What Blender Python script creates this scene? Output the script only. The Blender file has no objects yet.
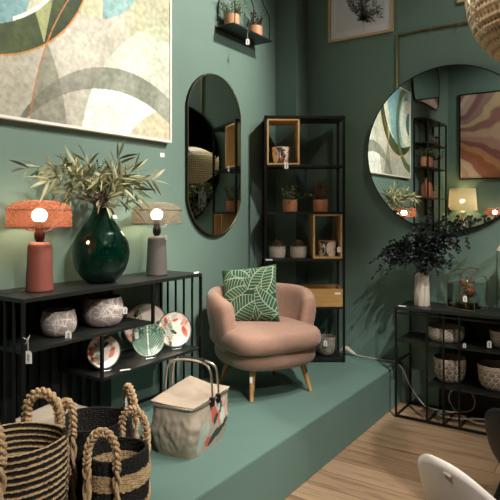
import bpy, bmesh, math, random
from mathutils import Vector, Matrix, noise
C = bpy.context.scene.collection
PI = math.pi
def R(d): return math.radians(d)
def lin(c):
    if isinstance(c, str):
        c = c.lstrip('#'); c = tuple(int(c[i:i+2], 16)/255 for i in (0, 2, 4))
    return tuple(x/12.92 if x <= .04045 else ((x+.055)/1.055)**2.4 for x in c)
def mixc(a, b, t): return tuple(a[i]*(1-t)+b[i]*t for i in range(3))

# ------------------------------------------------------------------ materials
MATS = {}
def newmat(name):
    m = bpy.data.materials.new(name); m.use_nodes = True
    nt = m.node_tree; nt.nodes.clear()
    out = nt.nodes.new('ShaderNodeOutputMaterial'); b = nt.nodes.new('ShaderNodeBsdfPrincipled')
    nt.links.new(b.outputs[0], out.inputs[0])
    return m, nt, b, out
def coords(nt, scale=(1, 1, 1), rot=(0, 0, 0)):
    tc = nt.nodes.new('ShaderNodeTexCoord'); mp = nt.nodes.new('ShaderNodeMapping')
    mp.inputs['Scale'].default_value = scale; mp.inputs['Rotation'].default_value = rot
    nt.links.new(tc.outputs['Object'], mp.inputs[0]); return mp.outputs[0]
def noise_node(nt, vec, sc, detail=3, rough=.5):
    n = nt.nodes.new('ShaderNodeTexNoise'); n.inputs['Scale'].default_value = sc
    n.inputs['Detail'].default_value = detail; n.inputs['Roughness'].default_value = rough
    nt.links.new(vec, n.inputs['Vector']); return n.outputs['Fac']
def ramp(nt, fac, stops):
    r = nt.nodes.new('ShaderNodeValToRGB'); e = r.color_ramp.elements
    while len(e) < len(stops): e.new(.5)
    for i, (p, c) in enumerate(stops): e[i].position = p; e[i].color = (*c, 1)
    nt.links.new(fac, r.inputs[0]); return r.outputs[0]
def bump(nt, b, fac, strength=.2, dist=.002):
    n = nt.nodes.new('ShaderNodeBump'); n.inputs['Strength'].default_value = strength
    n.inputs['Distance'].default_value = dist
    nt.links.new(fac, n.inputs['Height']); nt.links.new(n.outputs[0], b.inputs['Normal'])
def mat(name, col, rough=.6, metal=0, var=.08, nscale=30, bmp=0, bscale=None, stretch=(1, 1, 1), spec=.5, sheen=0, coat=0, bdist=.002):
    if name in MATS: return MATS[name]
    m, nt, b, out = newmat(name); c = lin(col)
    v = coords(nt, stretch)
    if var:
        f = noise_node(nt, v, nscale, 4, .6)
        nt.links.new(ramp(nt, f, [(.3, tuple(x*(1-var) for x in c)), (.7, tuple(min(1, x*(1+var)) for x in c))]), b.inputs['Base Color'])
    else: b.inputs['Base Color'].default_value = (*c, 1)
    b.inputs['Roughness'].default_value = rough; b.inputs['Metallic'].default_value = metal
    b.inputs['Specular IOR Level'].default_value = spec
    if sheen: b.inputs['Sheen Weight'].default_value = sheen; b.inputs['Sheen Roughness'].default_value = .4
    if coat: b.inputs['Coat Weight'].default_value = coat
    if bmp: bump(nt, b, noise_node(nt, v, bscale or nscale*3, 3, .6), bmp, bdist)
    MATS[name] = m; return m
def emat(name, col, strength):
    if name in MATS: return MATS[name]
    m, nt, b, out = newmat(name); b.inputs['Base Color'].default_value = (1, 1, 1, 1)
    b.inputs['Emission Color'].default_value = (*lin(col), 1); b.inputs['Emission Strength'].default_value = strength
    MATS[name] = m; return m
def painted(name, rough=.7, var=.12, nscale=20, bmp=.15, bscale=200, spec=.4, bdist=.001):
    if name in MATS: return MATS[name]
    m, nt, b, out = newmat(name)
    a = nt.nodes.new('ShaderNodeAttribute'); a.attribute_name = 'Col'
    v = coords(nt); f = noise_node(nt, v, nscale, 5, .65)
    g = ramp(nt, f, [(.3, (1-var,)*3), (.7, (1+var*.4,)*3)])
    x = nt.nodes.new('ShaderNodeMix'); x.data_type = 'RGBA'; x.blend_type = 'MULTIPLY'; x.inputs[0].default_value = 1
    nt.links.new(a.outputs['Color'], x.inputs[6]); nt.links.new(g, x.inputs[7]); nt.links.new(x.outputs[2], b.inputs['Base Color'])
    b.inputs['Roughness'].default_value = rough; b.inputs['Specular IOR Level'].default_value = spec
    if bmp: bump(nt, b, noise_node(nt, v, bscale, 2, .5), bmp, bdist)
    MATS[name] = m; return m
def wood(name, c1, c2, axis=0, sc=14, rough=.5):
    if name in MATS: return MATS[name]
    m, nt, b, out = newmat(name); s = [sc, sc, sc]; s[axis] = sc*.08
    v = coords(nt, tuple(s)); f = noise_node(nt, v, 1.6, 6, .65)
    nt.links.new(ramp(nt, f, [(.3, lin(c1)), (.7, lin(c2))]), b.inputs['Base Color'])
    b.inputs['Roughness'].default_value = rough; bump(nt, b, f, .1, .001)
    MATS[name] = m; return m

# ------------------------------------------------------------------ mesh builder
class MB:
    def __init__(s): s.v = []; s.f = []; s.c = []
    def add(s, vs, fs, fn=None):
        o = len(s.v); s.v += [Vector(p) for p in vs]; s.f += [tuple(i+o for i in f) for f in fs]; return s
    def box(s, a, b, bev=0):
        x0, y0, z0 = a; x1, y1, z1 = b
        if not bev:
            vs = [(x, y, z) for z in (z0, z1) for (x, y) in ((x0, y0), (x1, y0), (x1, y1), (x0, y1))]
            return s.add(vs, [(3, 2, 1, 0), (4, 5, 6, 7), (0, 1, 5, 4), (1, 2, 6, 5), (2, 3, 7, 6), (3, 0, 4, 7)])
        bm = bmesh.new(); bmesh.ops.create_cube(bm, size=1)
        for v in bm.verts: v.co = Vector(((x0+x1)/2+v.co.x*(x1-x0), (y0+y1)/2+v.co.y*(y1-y0), (z0+z1)/2+v.co.z*(z1-z0)))
        bmesh.ops.bevel(bm, geom=bm.edges[:], offset=bev, segments=2, affect='EDGES')
        bm.verts.index_update()
        s.add([v.co.copy() for v in bm.verts], [tuple(v.index for v in f.verts) for f in bm.faces]); bm.free(); return s
    def tube(s, pts, r, n=8, cap=True, closed=False):
        pts = [Vector(p) for p in pts]; rs = r if isinstance(r, (list, tuple)) else [r]*len(pts)
        m = len(pts); rings = []; up = None
        for i, p in enumerate(pts):
            if closed: t = pts[(i+1) % m]-pts[i-1]
            else: t = (pts[min(i+1, m-1)]-pts[max(i-1, 0)])
            if t.length < 1e-9: t = Vector((0, 0, 1))
            t.normalize()
            if up is None:
                up = Vector((0, 0, 1)) if abs(t.z) < .9 else Vector((1, 0, 0))
            a = t.cross(up)
            if a.length < 1e-6: a = t.orthogonal()
            a.normalize(); bb = a.cross(t); up = bb
            rings.append([p+(a*math.cos(2*PI*k/n)+bb*math.sin(2*PI*k/n))*rs[i] for k in range(n)])
        vs = [q for ring in rings for q in ring]; fs = []
        for i in range(m if closed else m-1):
            j = (i+1) % m
            for k in range(n): fs.append((i*n+k, i*n+(k+1) % n, j*n+(k+1) % n, j*n+k))
        if cap and not closed: fs += [tuple(range(n-1, -1, -1)), tuple((m-1)*n+k for k in range(n))]
        return s.add(vs, fs)
    def bar(s, a, b, w=.01, w2=None):          # square bar
        a = Vector(a); b = Vector(b); w2 = w2 or w
        lo = Vector([min(a[i], b[i]) for i in range(3)]); hi = Vector([max(a[i], b[i]) for i in range(3)])
        for i in range(3):
            if abs(hi[i]-lo[i]) < 1e-6: lo[i] -= w/2; hi[i] += w/2
        return s.box(lo, hi)
    def lathe(s, prof, n=32, c=(0, 0, 0), sx=1, sy=1, rot=0):
        vs = []; fs = []; c = Vector(c); m = len(prof)
        for (r, z) in prof:
            for k in range(n):
                a = 2*PI*k/n+rot; vs.append(c+Vector((r*sx*math.cos(a), r*sy*math.sin(a), z)))
        for i in range(m-1):
            for k in range(n): fs.append((i*n+k, i*n+(k+1) % n, (i+1)*n+(k+1) % n, (i+1)*n+k))
        if prof[0][0] > 1e-4: fs.append(tuple(range(n-1, -1, -1)))
        if prof[-1][0] > 1e-4: fs.append(tuple((m-1)*n+k for k in range(n)))
        return s.add(vs, fs)
    def sphere(s, c, r, n=16, m=10, sc=(1, 1, 1)):
        c = Vector(c); prof = [(r*math.sin(PI*i/m), -r*math.cos(PI*i/m)) for i in range(m+1)]
        vs = []; fs = []
        for (q, z) in prof:
            for k in range(n): a = 2*PI*k/n; vs.append(c+Vector((q*math.cos(a)*sc[0], q*math.sin(a)*sc[1], z*sc[2])))
        for i in range(m):
            for k in range(n): fs.append((i*n+k, i*n+(k+1) % n, (i+1)*n+(k+1) % n, (i+1)*n+k))
        return s.add(vs, fs)
    def prism(s, poly, d, c=(0, 0, 0), ax=(0, 1)):   # polygon in plane of axes ax, extruded along the third axis by d=(d0,d1)
        third = 3-ax[0]-ax[1]; n = len(poly); vs = []
        for dd in d:
            for p in poly:
                q = [0, 0, 0]; q[ax[0]] = p[0]+c[ax[0]]; q[ax[1]] = p[1]+c[ax[1]]; q[third] = dd+c[third]; vs.append(q)
        return s.add(vs, [tuple(range(n)), tuple(range(2*n-1, n-1, -1))]+[(k, n+k, n+(k+1) % n, (k+1) % n) for k in range(n)])
    def grid(s, fn, nu, nv, cu=False, cv=False):
        vs = [fn(i/(nu if cu else nu-1), j/(nv if cv else nv-1)) for i in range(nu) for j in range(nv)]
        fs = []
        for i in range(nu if cu else nu-1):
            for j in range(nv if cv else nv-1):
                i2 = (i+1) % nu; j2 = (j+1) % nv
                fs.append((i*nv+j, i2*nv+j, i2*nv+j2, i*nv+j2))
        return s.add(vs, fs)
    def leaf(s, p, d, l, w, up=None, curl=.2):
        p = Vector(p); d = Vector(d).normalized(); up = Vector(up) if up else Vector((random.uniform(-1, 1), random.uniform(-1, 1), random.uniform(.2, 1)))
        a = d.cross(up)
        if a.length < 1e-4: a = d.orthogonal()
        a.normalize(); nn = a.cross(d)
        prof = [(0, .08), (.25, .8), (.5, 1), (.78, .65), (1, .03)]; vs = []
        for t, ww in prof:
            q = p+d*l*t-nn*curl*l*t*t
            vs += [q+a*w*ww*.5, q-nn*w*.12*ww, q-a*w*ww*.5]
        fs = []
        for i in range(len(prof)-1):
            o = i*3; fs += [(o, o+1, o+4, o+3), (o+1, o+2, o+5, o+4)]
        return s.add(vs, fs)
    def build(s, name, m, parent=None, smooth=True, color=None, T=None, auto=35):
        me = bpy.data.meshes.new(name); vs = s.v
        if T: vs = [T @ v for v in vs]
        me.from_pydata(vs, [], s.f); me.validate(); me.update()
        bm = bmesh.new(); bm.from_mesh(me); bmesh.ops.remove_doubles(bm, verts=bm.verts, dist=1e-6)
        if len(bm.faces) and not getattr(s, 'open', False): bmesh.ops.recalc_face_normals(bm, faces=bm.faces)
        for f in bm.faces: f.smooth = smooth
        if smooth:
            for e in bm.edges:
                if len(e.link_faces) == 2 and e.calc_face_angle(0) > R(auto): e.smooth = False
        bm.to_mesh(me); bm.free()
        if color:
            at = me.color_attributes.new('Col', 'FLOAT_COLOR', 'POINT')
            for i, v in enumerate(me.vertices): at.data[i].color = (*color(v.co), 1)
        me.materials.append(m)
        o = bpy.data.objects.new(name, me); C.objects.link(o)
        if parent: o.parent = parent
        return o
def tag(o, label=None, cat=None, group=None, kind=None):
    if label: o['label'] = label
    if cat: o['category'] = cat
    if group: o['group'] = group
    if kind: o['kind'] = kind
    return o
def thing(name, label, cat, loc=(0, 0, 0), rz=0, group=None, rot=None):
    o = bpy.data.objects.new(name, None); C.objects.link(o); o.empty_display_size = .05
    o.location = loc; o.rotation_euler = rot if rot else (0, 0, rz)
    return tag(o, label, cat, group)
def dup(root, loc=None, rz=None, label=None, group=None, scale=None):
    def rec(o, par):
        c = o.copy(); C.objects.link(c)
        if par: c.parent = par
        for ch in [x for x in bpy.data.objects if x.parent == o]: rec(ch, c)
        return c
    r = rec(root, None)
    if loc: r.location = loc
    if rz is not None: r.rotation_euler = (0, 0, rz)
    if label: r['label'] = label
    if group: r['group'] = group
    if scale: r.scale = (scale,)*3 if not isinstance(scale, tuple) else scale
    return r
def arc(c, r, a0, a1, n, f): return [f(c, r, R(a0+(a1-a0)*i/(n-1))) for i in range(n)]
def catmull(pts, n=8):
    P = [Vector(p) for p in pts]; P = [P[0]*2-P[1]]+P+[P[-1]*2-P[-2]]; out = []
    for i in range(1, len(P)-2):
        for k in range(n):
            t = k/n; a, b, c, d = P[i-1:i+3]
            out.append(.5*((2*b)+(c-a)*t+(2*a-5*b+4*c-d)*t*t+(3*b-a-3*c+d)*t**3))
    out.append(P[-2]); return out

def attach(o, root):
    o.parent = root; o.matrix_parent_inverse = (Matrix.Translation(root.location) @ root.rotation_euler.to_matrix().to_4x4()).inverted(); return o
# ------------------------------------------------------------------ room
XL, YB, YF, XR, ZC = -2.78, 4.8, -1.25, 6.5, 4.7
YD = -5.0
def wallmat(name, col):
    m, nt, b, out = newmat(name); c = lin(col); v = coords(nt)
    f = noise_node(nt, v, .9, 5, .55)
    nt.links.new(ramp(nt, f, [(.3, tuple(x*.93 for x in c)), (.7, tuple(x*1.07 for x in c))]), b.inputs['Base Color'])
    b.inputs['Roughness'].default_value = .62; b.inputs['Specular IOR Level'].default_value = .35
    bump(nt, b, noise_node(nt, v, 260, 3, .6), .12, .001); return m
GREEN = wallmat('green_wall_paint', '#6d857a')
PLATM = wallmat('green_platform_paint', '#5f7a71')
DARK = wallmat('dark_shop_paint', '#1d211f')
def struct(name, mb, m): return tag(mb.build(name, m, smooth=False), kind='structure')
def floormat():
    m, nt, b, out = newmat('oak_floor'); v = coords(nt)
    br = nt.nodes.new('ShaderNodeTexBrick'); br.inputs['Scale'].default_value = 1
    br.inputs['Brick Width'].default_value = 1.9; br.inputs['Row Height'].default_value = .19
    br.inputs['Mortar Size'].default_value = .0035; br.inputs['Mortar Smooth'].default_value = .3; br.offset = .37
    br.inputs['Color1'].default_value = (*lin('#a3886c'), 1); br.inputs['Color2'].default_value = (*lin('#8d7257'), 1)
    br.inputs['Mortar'].default_value = (*lin('#5e452e'), 1); nt.links.new(v, br.inputs[0])
    v2 = coords(nt, (1.1, 13, 1)); f = noise_node(nt, v2, 1.7, 7, .68)
    g = ramp(nt, f, [(.28, (.48, .41, .34)), (.5, (1, 1, 1)), (.72, (1.18, 1.15, 1.1))])
    v3 = coords(nt, (2.2, 7, 1)); kf = noise_node(nt, v3, 1.6, 2, .5)
    k = ramp(nt, kf, [(.2, (.35, .28, .22)), (.29, (1, 1, 1))])
    x = nt.nodes.new('ShaderNodeMix'); x.data_type = 'RGBA'; x.blend_type = 'MULTIPLY'; x.inputs[0].default_value = 1
    nt.links.new(br.outputs['Color'], x.inputs[6]); nt.links.new(g, x.inputs[7])
    y = nt.nodes.new('ShaderNodeMix'); y.data_type = 'RGBA'; y.blend_type = 'MULTIPLY'; y.inputs[0].default_value = .8
    nt.links.new(x.outputs[2], y.inputs[6]); nt.links.new(k, y.inputs[7]); nt.links.new(y.outputs[2], b.inputs['Base Color'])
    b.inputs['Roughness'].default_value = .5; bump(nt, b, f, .15, .002); return m
struct('floor', MB().box((XL-.1, YD-.1, -.1), (XR, YB+.1, 0)), floormat())
struct('ceiling', MB().box((XL-.1, YD-.1, ZC), (XR, YB+.1, ZC+.1)), DARK)
struct('wall_left', MB().box((XL-.1, YF-.1, 0), (XL, YB+.1, ZC)), GREEN)
struct('wall_back', MB().box((XL, YB, 0), (XR, YB+.1, ZC)), GREEN)
struct('wall_front', MB().box((XL, YF-.1, 0), (-.6, YF, ZC)), GREEN)
struct('wall_far', MB().box((-.7, YD-.1, 0), (XR, YD, ZC)), DARK)
struct('wall_side', MB().box((-.7, YD, 0), (-.6, YF-.1, ZC)), DARK)
struct('wall_right', MB().box((XR, YD-.1, 0), (XR+.1, YB+.1, ZC)), DARK)
struct('trim_1', MB().box((XL, 4.574, .34), (-2.557, YB, ZC)), GREEN)     # boxed-in corner column
struct('trim_2', MB().box((-.865, YB-.004, 0), (-.857, YB, 1.33)), mat('seam', '#3c5648', .7))
PH = .34
o = MB().box((XL, .95, 0), (-1.63, YB, PH), .004).build('display_platform', PLATM, smooth=False)
tag(o, 'long raised green-painted display platform along the left wall', 'platform')
o = MB().box((XL, YF, 0), (-1.0, -.72, PH), .004).build('display_platform', PLATM, smooth=False)
tag(o, 'green display platform under the pink painting, seen only in the round mirror', 'platform')

# ------------------------------------------------------------------ shared materials
BLK = mat('black_metal', '#151615', .45, .3, .1, 40, spec=.4)
BLKW = mat('black_shelf_board', '#1b1d1b', .42, 0, .15, 25, bmp=.05)
GOLD = mat('brushed_brass', '#bda77d', .3, 1, .05, 60)
OAK = wood('oak', '#c29660', '#d3ae78', 2, 22)
OAKX = wood('oak_long', '#b98a50', '#d2a869', 0, 22)
PAPER = mat('paper_tag', '#f3f0ea', .7, var=.02)
INK = mat('ink', '#33302d', .7, var=0)
TERRA = mat('terracotta', '#c98662', .75, var=.12, nscale=40, bmp=.1)
STRING = mat('string', '#cfc9bb', .8, var=.05)
m_mirror = mat('mirror_glass', '#dfe6e2', .0, 1, 0); 
def ensure_mirror():
    b = [n for n in m_mirror.node_tree.nodes if n.type == 'BSDF_PRINCIPLED'][0]; b.inputs['Roughness'].default_value = 0.004
ensure_mirror()

# ------------------------------------------------------------------ left wall: painting
def pint():
    CR = lambda h: lin(h)
    G0 = CR('#cfc8b4'); 
    def circ(y, z, cy, cz, r): return (y-cy)**2+(z-cz)**2 < r*r
    def f(co):
        y, z = co.y, co.z
        n = noise.fractal(Vector((y*3, z*3, 1.3)), 1, 2, 5)*.5
        n2 = noise.fractal(Vector((y*30, z*30, 4.3)), .7, 2, 4)*.5+noise.noise(Vector((y*6, z*2.5, 9)))*.35
        c = mixc(CR('#c9c5b6'), CR('#b0ac9a'), .5+n)
        light = circ(y, z, 3.274, 1.981, 1.027)
        if light: c = mixc(c, mixc(CR('#d3dacb'), CR('#c8d2b6'), .5+n), .85)
        top = circ(y, z, 2.28, 3.359, .52)
        if top:
            c = mixc(CR('#7fa3a5'), CR('#94b3ae'), .5+n) if (y > 2.42 or y < 2.25) and y < 2.72 else mixc(CR('#b9b893'), CR('#c9cdb0'), .5+n)
        elif y > 2.66 and z > 2.86 - .0*(y-2.7): c = mixc(c, CR('#b5b88a'), .5)
        elif y > 2.6 and not light: c = mixc(c, CR('#bdbf98'), .35)
        ro = circ(y, z, 2.594, 1.677, .894); ri = circ(y, z, 2.534, 1.485, .939)
        if ri and light: c = mixc(CR('#f2f2ea'), CR('#e9e9dc'), .5+n)
        if circ(y, z, 3.203, 1.667, .741) and ri: c = mixc(CR('#d2ccb2'), CR('#c2b894'), .5+n)
        if ro and not ri: c = mixc(c, CR('#6a6c5e'), .72+n*.5)
        line = y-3.604; od = abs(math.hypot(y-3.604, z-1.983)-1.7075)
        onleft = math.hypot(y-3.604, z-1.983) < 1.7075
        wr = math.hypot(y-.977, z-2.06) < 1.175
        if z < 2.62 and onleft and wr: c = mixc(c, CR('#777966'), .7)
        do = math.hypot(y-1.5424, z-3.2448); di = math.hypot(y-1.424, z-3.3918)
        if do < .795:
            if di > .813:
                c = mixc(CR('#2c3822'), CR('#4b5834'), .5+n*1.6)
                if y > 1.86 and z > 2.6:
                    a = (z-2.6)
                    if y < 1.995+.22*a and y > 1.995-.35*a: c = mixc(CR('#a9ab78'), CR('#989e6c'), .5+n)
                if y > 2.14 and z > 2.86: c = CR('#33402f')
            else:
                c = mixc(CR('#6f9aa0'), CR('#86abaa'), .5+n) if (y < 1.86 + (z-2.7)*.4 and y > 1.45) or (1.18 < y < 1.36 and z > 2.9) else mixc(CR('#b9b79f'), CR('#cfcab2'), .5+n)
                if di > .792 and y > 1.80: c = CR('#f0ede0')
            if circ(y, z, 1.2, 2.95, .34) and y < 1.6: c = mixc(c, CR('#eef0dc'), .75)
        if abs(math.hypot(y-1.02, z-2.9)-.62) < .055 and y < 1.7: c = CR('#5d6b45')
        if circ(y, z, 1.1, 2.95, .17) and y > 1.12: c = CR('#4f8189')
        if abs(do-.797) < .0055: c = CR('#c8904f')
        if od < .004 and z < 2.95: c = CR('#bb7a46')
        return tuple(max(0, x*(1+n2*.5)) for x in c)
    t = thing('abstract_painting', 'large abstract painting of overlapping green, beige and teal circles in a thin white frame', 'painting', (-2.78, 2.086, 2.15))
    mb = MB(); y0, y1, z0, z1 = 1.07, 3.045, 2.158, 3.43
    mb.grid(lambda a, b: Vector((-2.742, y0+(y1-y0)*a, z0+(z1-z0)*b)), 440, 280)
    o = mb.build('canvas', painted('canvas_paint', .75, .1, 9, .2, 300), None, color=f)
    o.parent = t; o.matrix_parent_inverse = Matrix.Translation(-Vector(t.location))
    fr = MB()
    for a, b in (((-.0, y0-.016, z0-.016), (.045, y1+.016, z0)), ((0, y0-.016, z1), (.045, y1+.016, z1+.016)), ((0, y0-.016, z0), (.045, y0, z1)), ((0, y1, z0), (.045, y1+.016, z1))):
        fr.box((a[0], a[1]-2.086, a[2]-2.15), (b[0], b[1]-2.086, b[2]-2.15))
    fr.build('frame', mat('white_frame', '#e6e3d8', .5, var=.03), t, smooth=False)
    MB().box((.004, y0-2.086, .018), (.036, y1-2.086, z1-2.15)).build('backing', mat('raw_backing', '#b7a98c', .8), t, smooth=False)
pint()
tag(MB().box((-2.78, 2.985, 2.037), (-2.776, 3.028, 2.067)).build('wall_label', PAPER, smooth=False), 'small white label card on the green wall below the abstract painting', 'label')

# oval mirror
t = thing('oval_mirror', 'tall pill-shaped mirror with a thin brass rim on the left wall', 'mirror', (-2.78, 3.612, 2.10), rot=(0, 0, 0))
def capsule(w, h, sag, n=20):
    hw, hh = w/2, h/2; r = (hw*hw+sag*sag)/(2*sag); a = math.asin(min(1, hw/r)) if sag < r else PI/2; pts = []
    for i in range(n+1): th = -a+2*a*i/n; pts.append((r*math.sin(th), hh-r+r*math.cos(th)))
    for i in range(n+1): th = -a+2*a*i/n; pts.append((-r*math.sin(th), -(hh-r+r*math.cos(th))))
    return pts
def rim_mesh(poly, thick, x0, x1):
    mb = MB(); n = len(poly); cx = sum(p[0] for p in poly)/n; cy = sum(p[1] for p in poly)/n
    inn = []
    for i, p in enumerate(poly):
        a, b = Vector(poly[i-1]), Vector(poly[(i+1) % n]); tt = (b-a).normalized(); nr = Vector((-tt.y, tt.x))
        q = Vector(p); 
        if (Vector((cx, cy))-q).dot(nr) < 0: nr = -nr
        inn.append(q+nr*thick)
    vs = []
    for (pp, x) in ((poly, x0), (poly, x1), (inn, x1), (inn, x0)):
        vs += [(x, p[0], p[1]) for p in pp]
    fs = []
    for k in range(4):
        for i in range(n): j = (i+1) % n; fs.append((k*n+i, k*n+j, ((k+1) % 4)*n+j, ((k+1) % 4)*n+i))
    return mb.add(vs, fs), inn
poly = capsule(.700, 1.300, .285)
rm, inn = rim_mesh(poly, .008, 0.0, .027); rm.build('rim', GOLD, t, auto=30)
MB().prism(poly, (.0, .020), ax=(1, 2)).build('backing_board', BLK, t, smooth=False)
sh, _ = rim_mesh([(p[0]*1.004, p[1]*1.002) for p in poly], .003, 0, .024); sh.build('side_band', BLK, t)
MB().prism([tuple(p) for p in inn], (.021, .025), ax=(1, 2)).build('glass', m_mirror, t, smooth=False)

# ------------------------------------------------------------------ plants helper
def sprig(mb_l, mb_s, p0, d, L, nl, ll, lw, droop=.3, sr=.0015, spread=.9, pair=True, wild=.3):
    p = Vector(p0); d = Vector(d).normalized(); pts = [p.copy()]; n = max(4, nl)
    for i in range(n):
        d = (d+Vector((random.uniform(-1, 1), random.uniform(-1, 1), random.uniform(-1, 1)))*wild*.3+Vector((0, 0, -droop/n*1.5))).normalized()
        p = p+d*L/n; pts.append(p.copy())
        for s in ((1, -1) if pair else (random.choice((1, -1)),)):
            a = d.orthogonal().normalized(); a.rotate(Matrix.Rotation(random.uniform(0, 2*PI), 3, d)); a *= s
            mb_l.leaf(p, d*(1-spread*.5)+a*spread+Vector((0, 0, random.uniform(-.2, .1))), ll*random.uniform(.7, 1.2), lw*random.uniform(.8, 1.2), curl=random.uniform(0, .35))
    mb_l.leaf(p, d, ll, lw)
    mb_s.tube(pts, [sr*(1-.6*i/len(pts)) for i in range(len(pts))], 5)
def potted(name, label, cat, loc, r, h, potm, leafm, kind, seed, group=None):
    random.seed(seed); t = thing(name, label, cat, loc, 0, group or 'small potted plants')
    pot = MB().lathe([(0, 0), (r*.84, 0), (r*.93, h*.05), (r, h*.5), (r*.98, h), (r*.86, h), (r*.85, h*.82), (0, h*.82)], 28).build('pot', potm, t)
    MB().lathe([(0, h*.83), (r*.6, h*.85), (r*.85, h*.83)], 16).build('soil', mat('soil', '#2b231b', .95, var=.3, bmp=.5), pot)
    lf, st = MB(), MB()
    if kind == 'bush':
        for i in range(26):
            a = random.uniform(0, 2*PI); e = random.uniform(.25, 1); d = Vector((math.cos(a)*e, math.sin(a)*e, 1.1))
            sprig(lf, st, (math.cos(a)*r*.4, math.sin(a)*r*.4, h*.82), d, random.uniform(.09, .17)*r/.062, 7, .028*r/.062, .008*r/.062, .25, wild=.5)
    elif kind == 'dots':
        for i in range(24):
            a = random.uniform(0, 2*PI); e = random.uniform(.1, .8); d = Vector((math.cos(a)*e, math.sin(a)*e, 1.1))
            sprig(lf, st, (math.cos(a)*r*.3, math.sin(a)*r*.3, h*.82), d, random.uniform(.09, .16)*r/.062, 6, .016*r/.062, .013*r/.062, .1, wild=.6)
    elif kind == 'succulent':
        for i in range(90):
            y = 1-i/90*1.05; rr = math.sqrt(max(0, 1-y*y)); a = i*2.4
            d = Vector((math.cos(a)*rr, math.sin(a)*rr, y)); c = Vector((0, 0, h*.88))
            p = c+Vector((d.x*r*.72, d.y*r*.72, d.z*r*.62)); lf.leaf(p, d, r*.36, r*.3, up=(0, 0, 1.01), curl=-.1)
        lf.sphere((0, 0, h*.88), r*.8, 16, 10, (1, 1, .85))
    lf.open = True
    lf.build('foliage', leafm, t)
    if st.v: st.build('stems', mat('stem', '#4c4630', .8), t)
    return t
LG = mat('olive_leaf', '#6e7a4d', .6, var=.35, nscale=25); LDR = mat('dark_red_leaf', '#4a2c2a', .6, var=.4, nscale=30)
LRED = mat('reddish_leaf', '#7b4a33', .6, var=.5, nscale=60); LGR = mat('grey_green_leaf', '#66704f', .6, var=.4, nscale=40)

# wall shelf with two pots
t = thing('wall_shelf', 'small black wall shelf with rod hoops high on the left wall', 'shelf', (-2.78, 3.93, 3.145))
MB().box((.0, -.30, -.012), (.19, .28, 0)).build('shelf_board', BLKW, t, smooth=False)
for y in (-.27, .25):
    pts = [(.012, y, 0), (.012, y, .17), (.02, y*.93, .23), (.045, y*.8, .30), (.045, y*.35, .42)]
    MB().tube(catmull(pts, 5), .0045, 6).build('hoop_rod', BLK, t)
    pts = [(.178, y, 0), (.178, y, .17), (.17, y*.93, .23), (.15, y*.8, .30), (.15, y*.35, .42)]
    MB().tube(catmull(pts, 5), .0045, 6).build('hoop_rod', BLK, t)
for x in (.045, .15): MB().tube([(x, -.0945, .42), (x, .0875, .42)], .0045, 6).build('hoop_rod', BLK, t)
COP = wood('wood_pot', '#b9805c', '#d39a73', 2, 30)
potted('potted_plant', 'green bushy plant in a tan wooden pot, left one on the high wall shelf', 'plant', (-2.69, 3.74, 3.145), .062, .105, COP, LG, 'bush', 3)
potted('potted_plant', 'dark red-leaved plant in a tan wooden pot, right one on the high wall shelf', 'plant', (-2.69, 4.09, 3.145), .062, .105, COP, LDR, 'dots', 4)

# price tag: paper with string, hanging
def price_tag(loc, rz, label, s=1.0, hang=.03, group=None, tilt=0):
    t = thing('price_tag', label, 'price tag', loc, group=group or 'white price tags', rot=(tilt, 0, rz)); w, h = .026*s, .042*s
    poly = [(-w/2, -hang-h), (w/2, -hang-h), (w/2, -hang-.008*s), (w*.25, -hang), (-w*.25, -hang), (-w/2, -hang-.008*s)]
    MB().prism(poly, (-.0006, .0006), ax=(0, 2)).build('card', PAPER, t, smooth=False)
    ink = MB()
    for k in range(5): ink.box((-w*.12, -.0012, -hang-h*.82+k*h*.12), (w*.18, -.0007, -hang-h*.82+k*h*.12+h*.06))
    ink.build('print', INK, t, smooth=False)
    MB().tube([(0, 0, 0), (.001, .0, -hang*.5), (0, 0, -hang-.004)], .0009*s, 4).build('string', STRING, t)
    return t
price_tag((-2.588, 3.82, 3.15), R(34), 'white price tag dangling from the high wall shelf', 1.1, .09)

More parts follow.
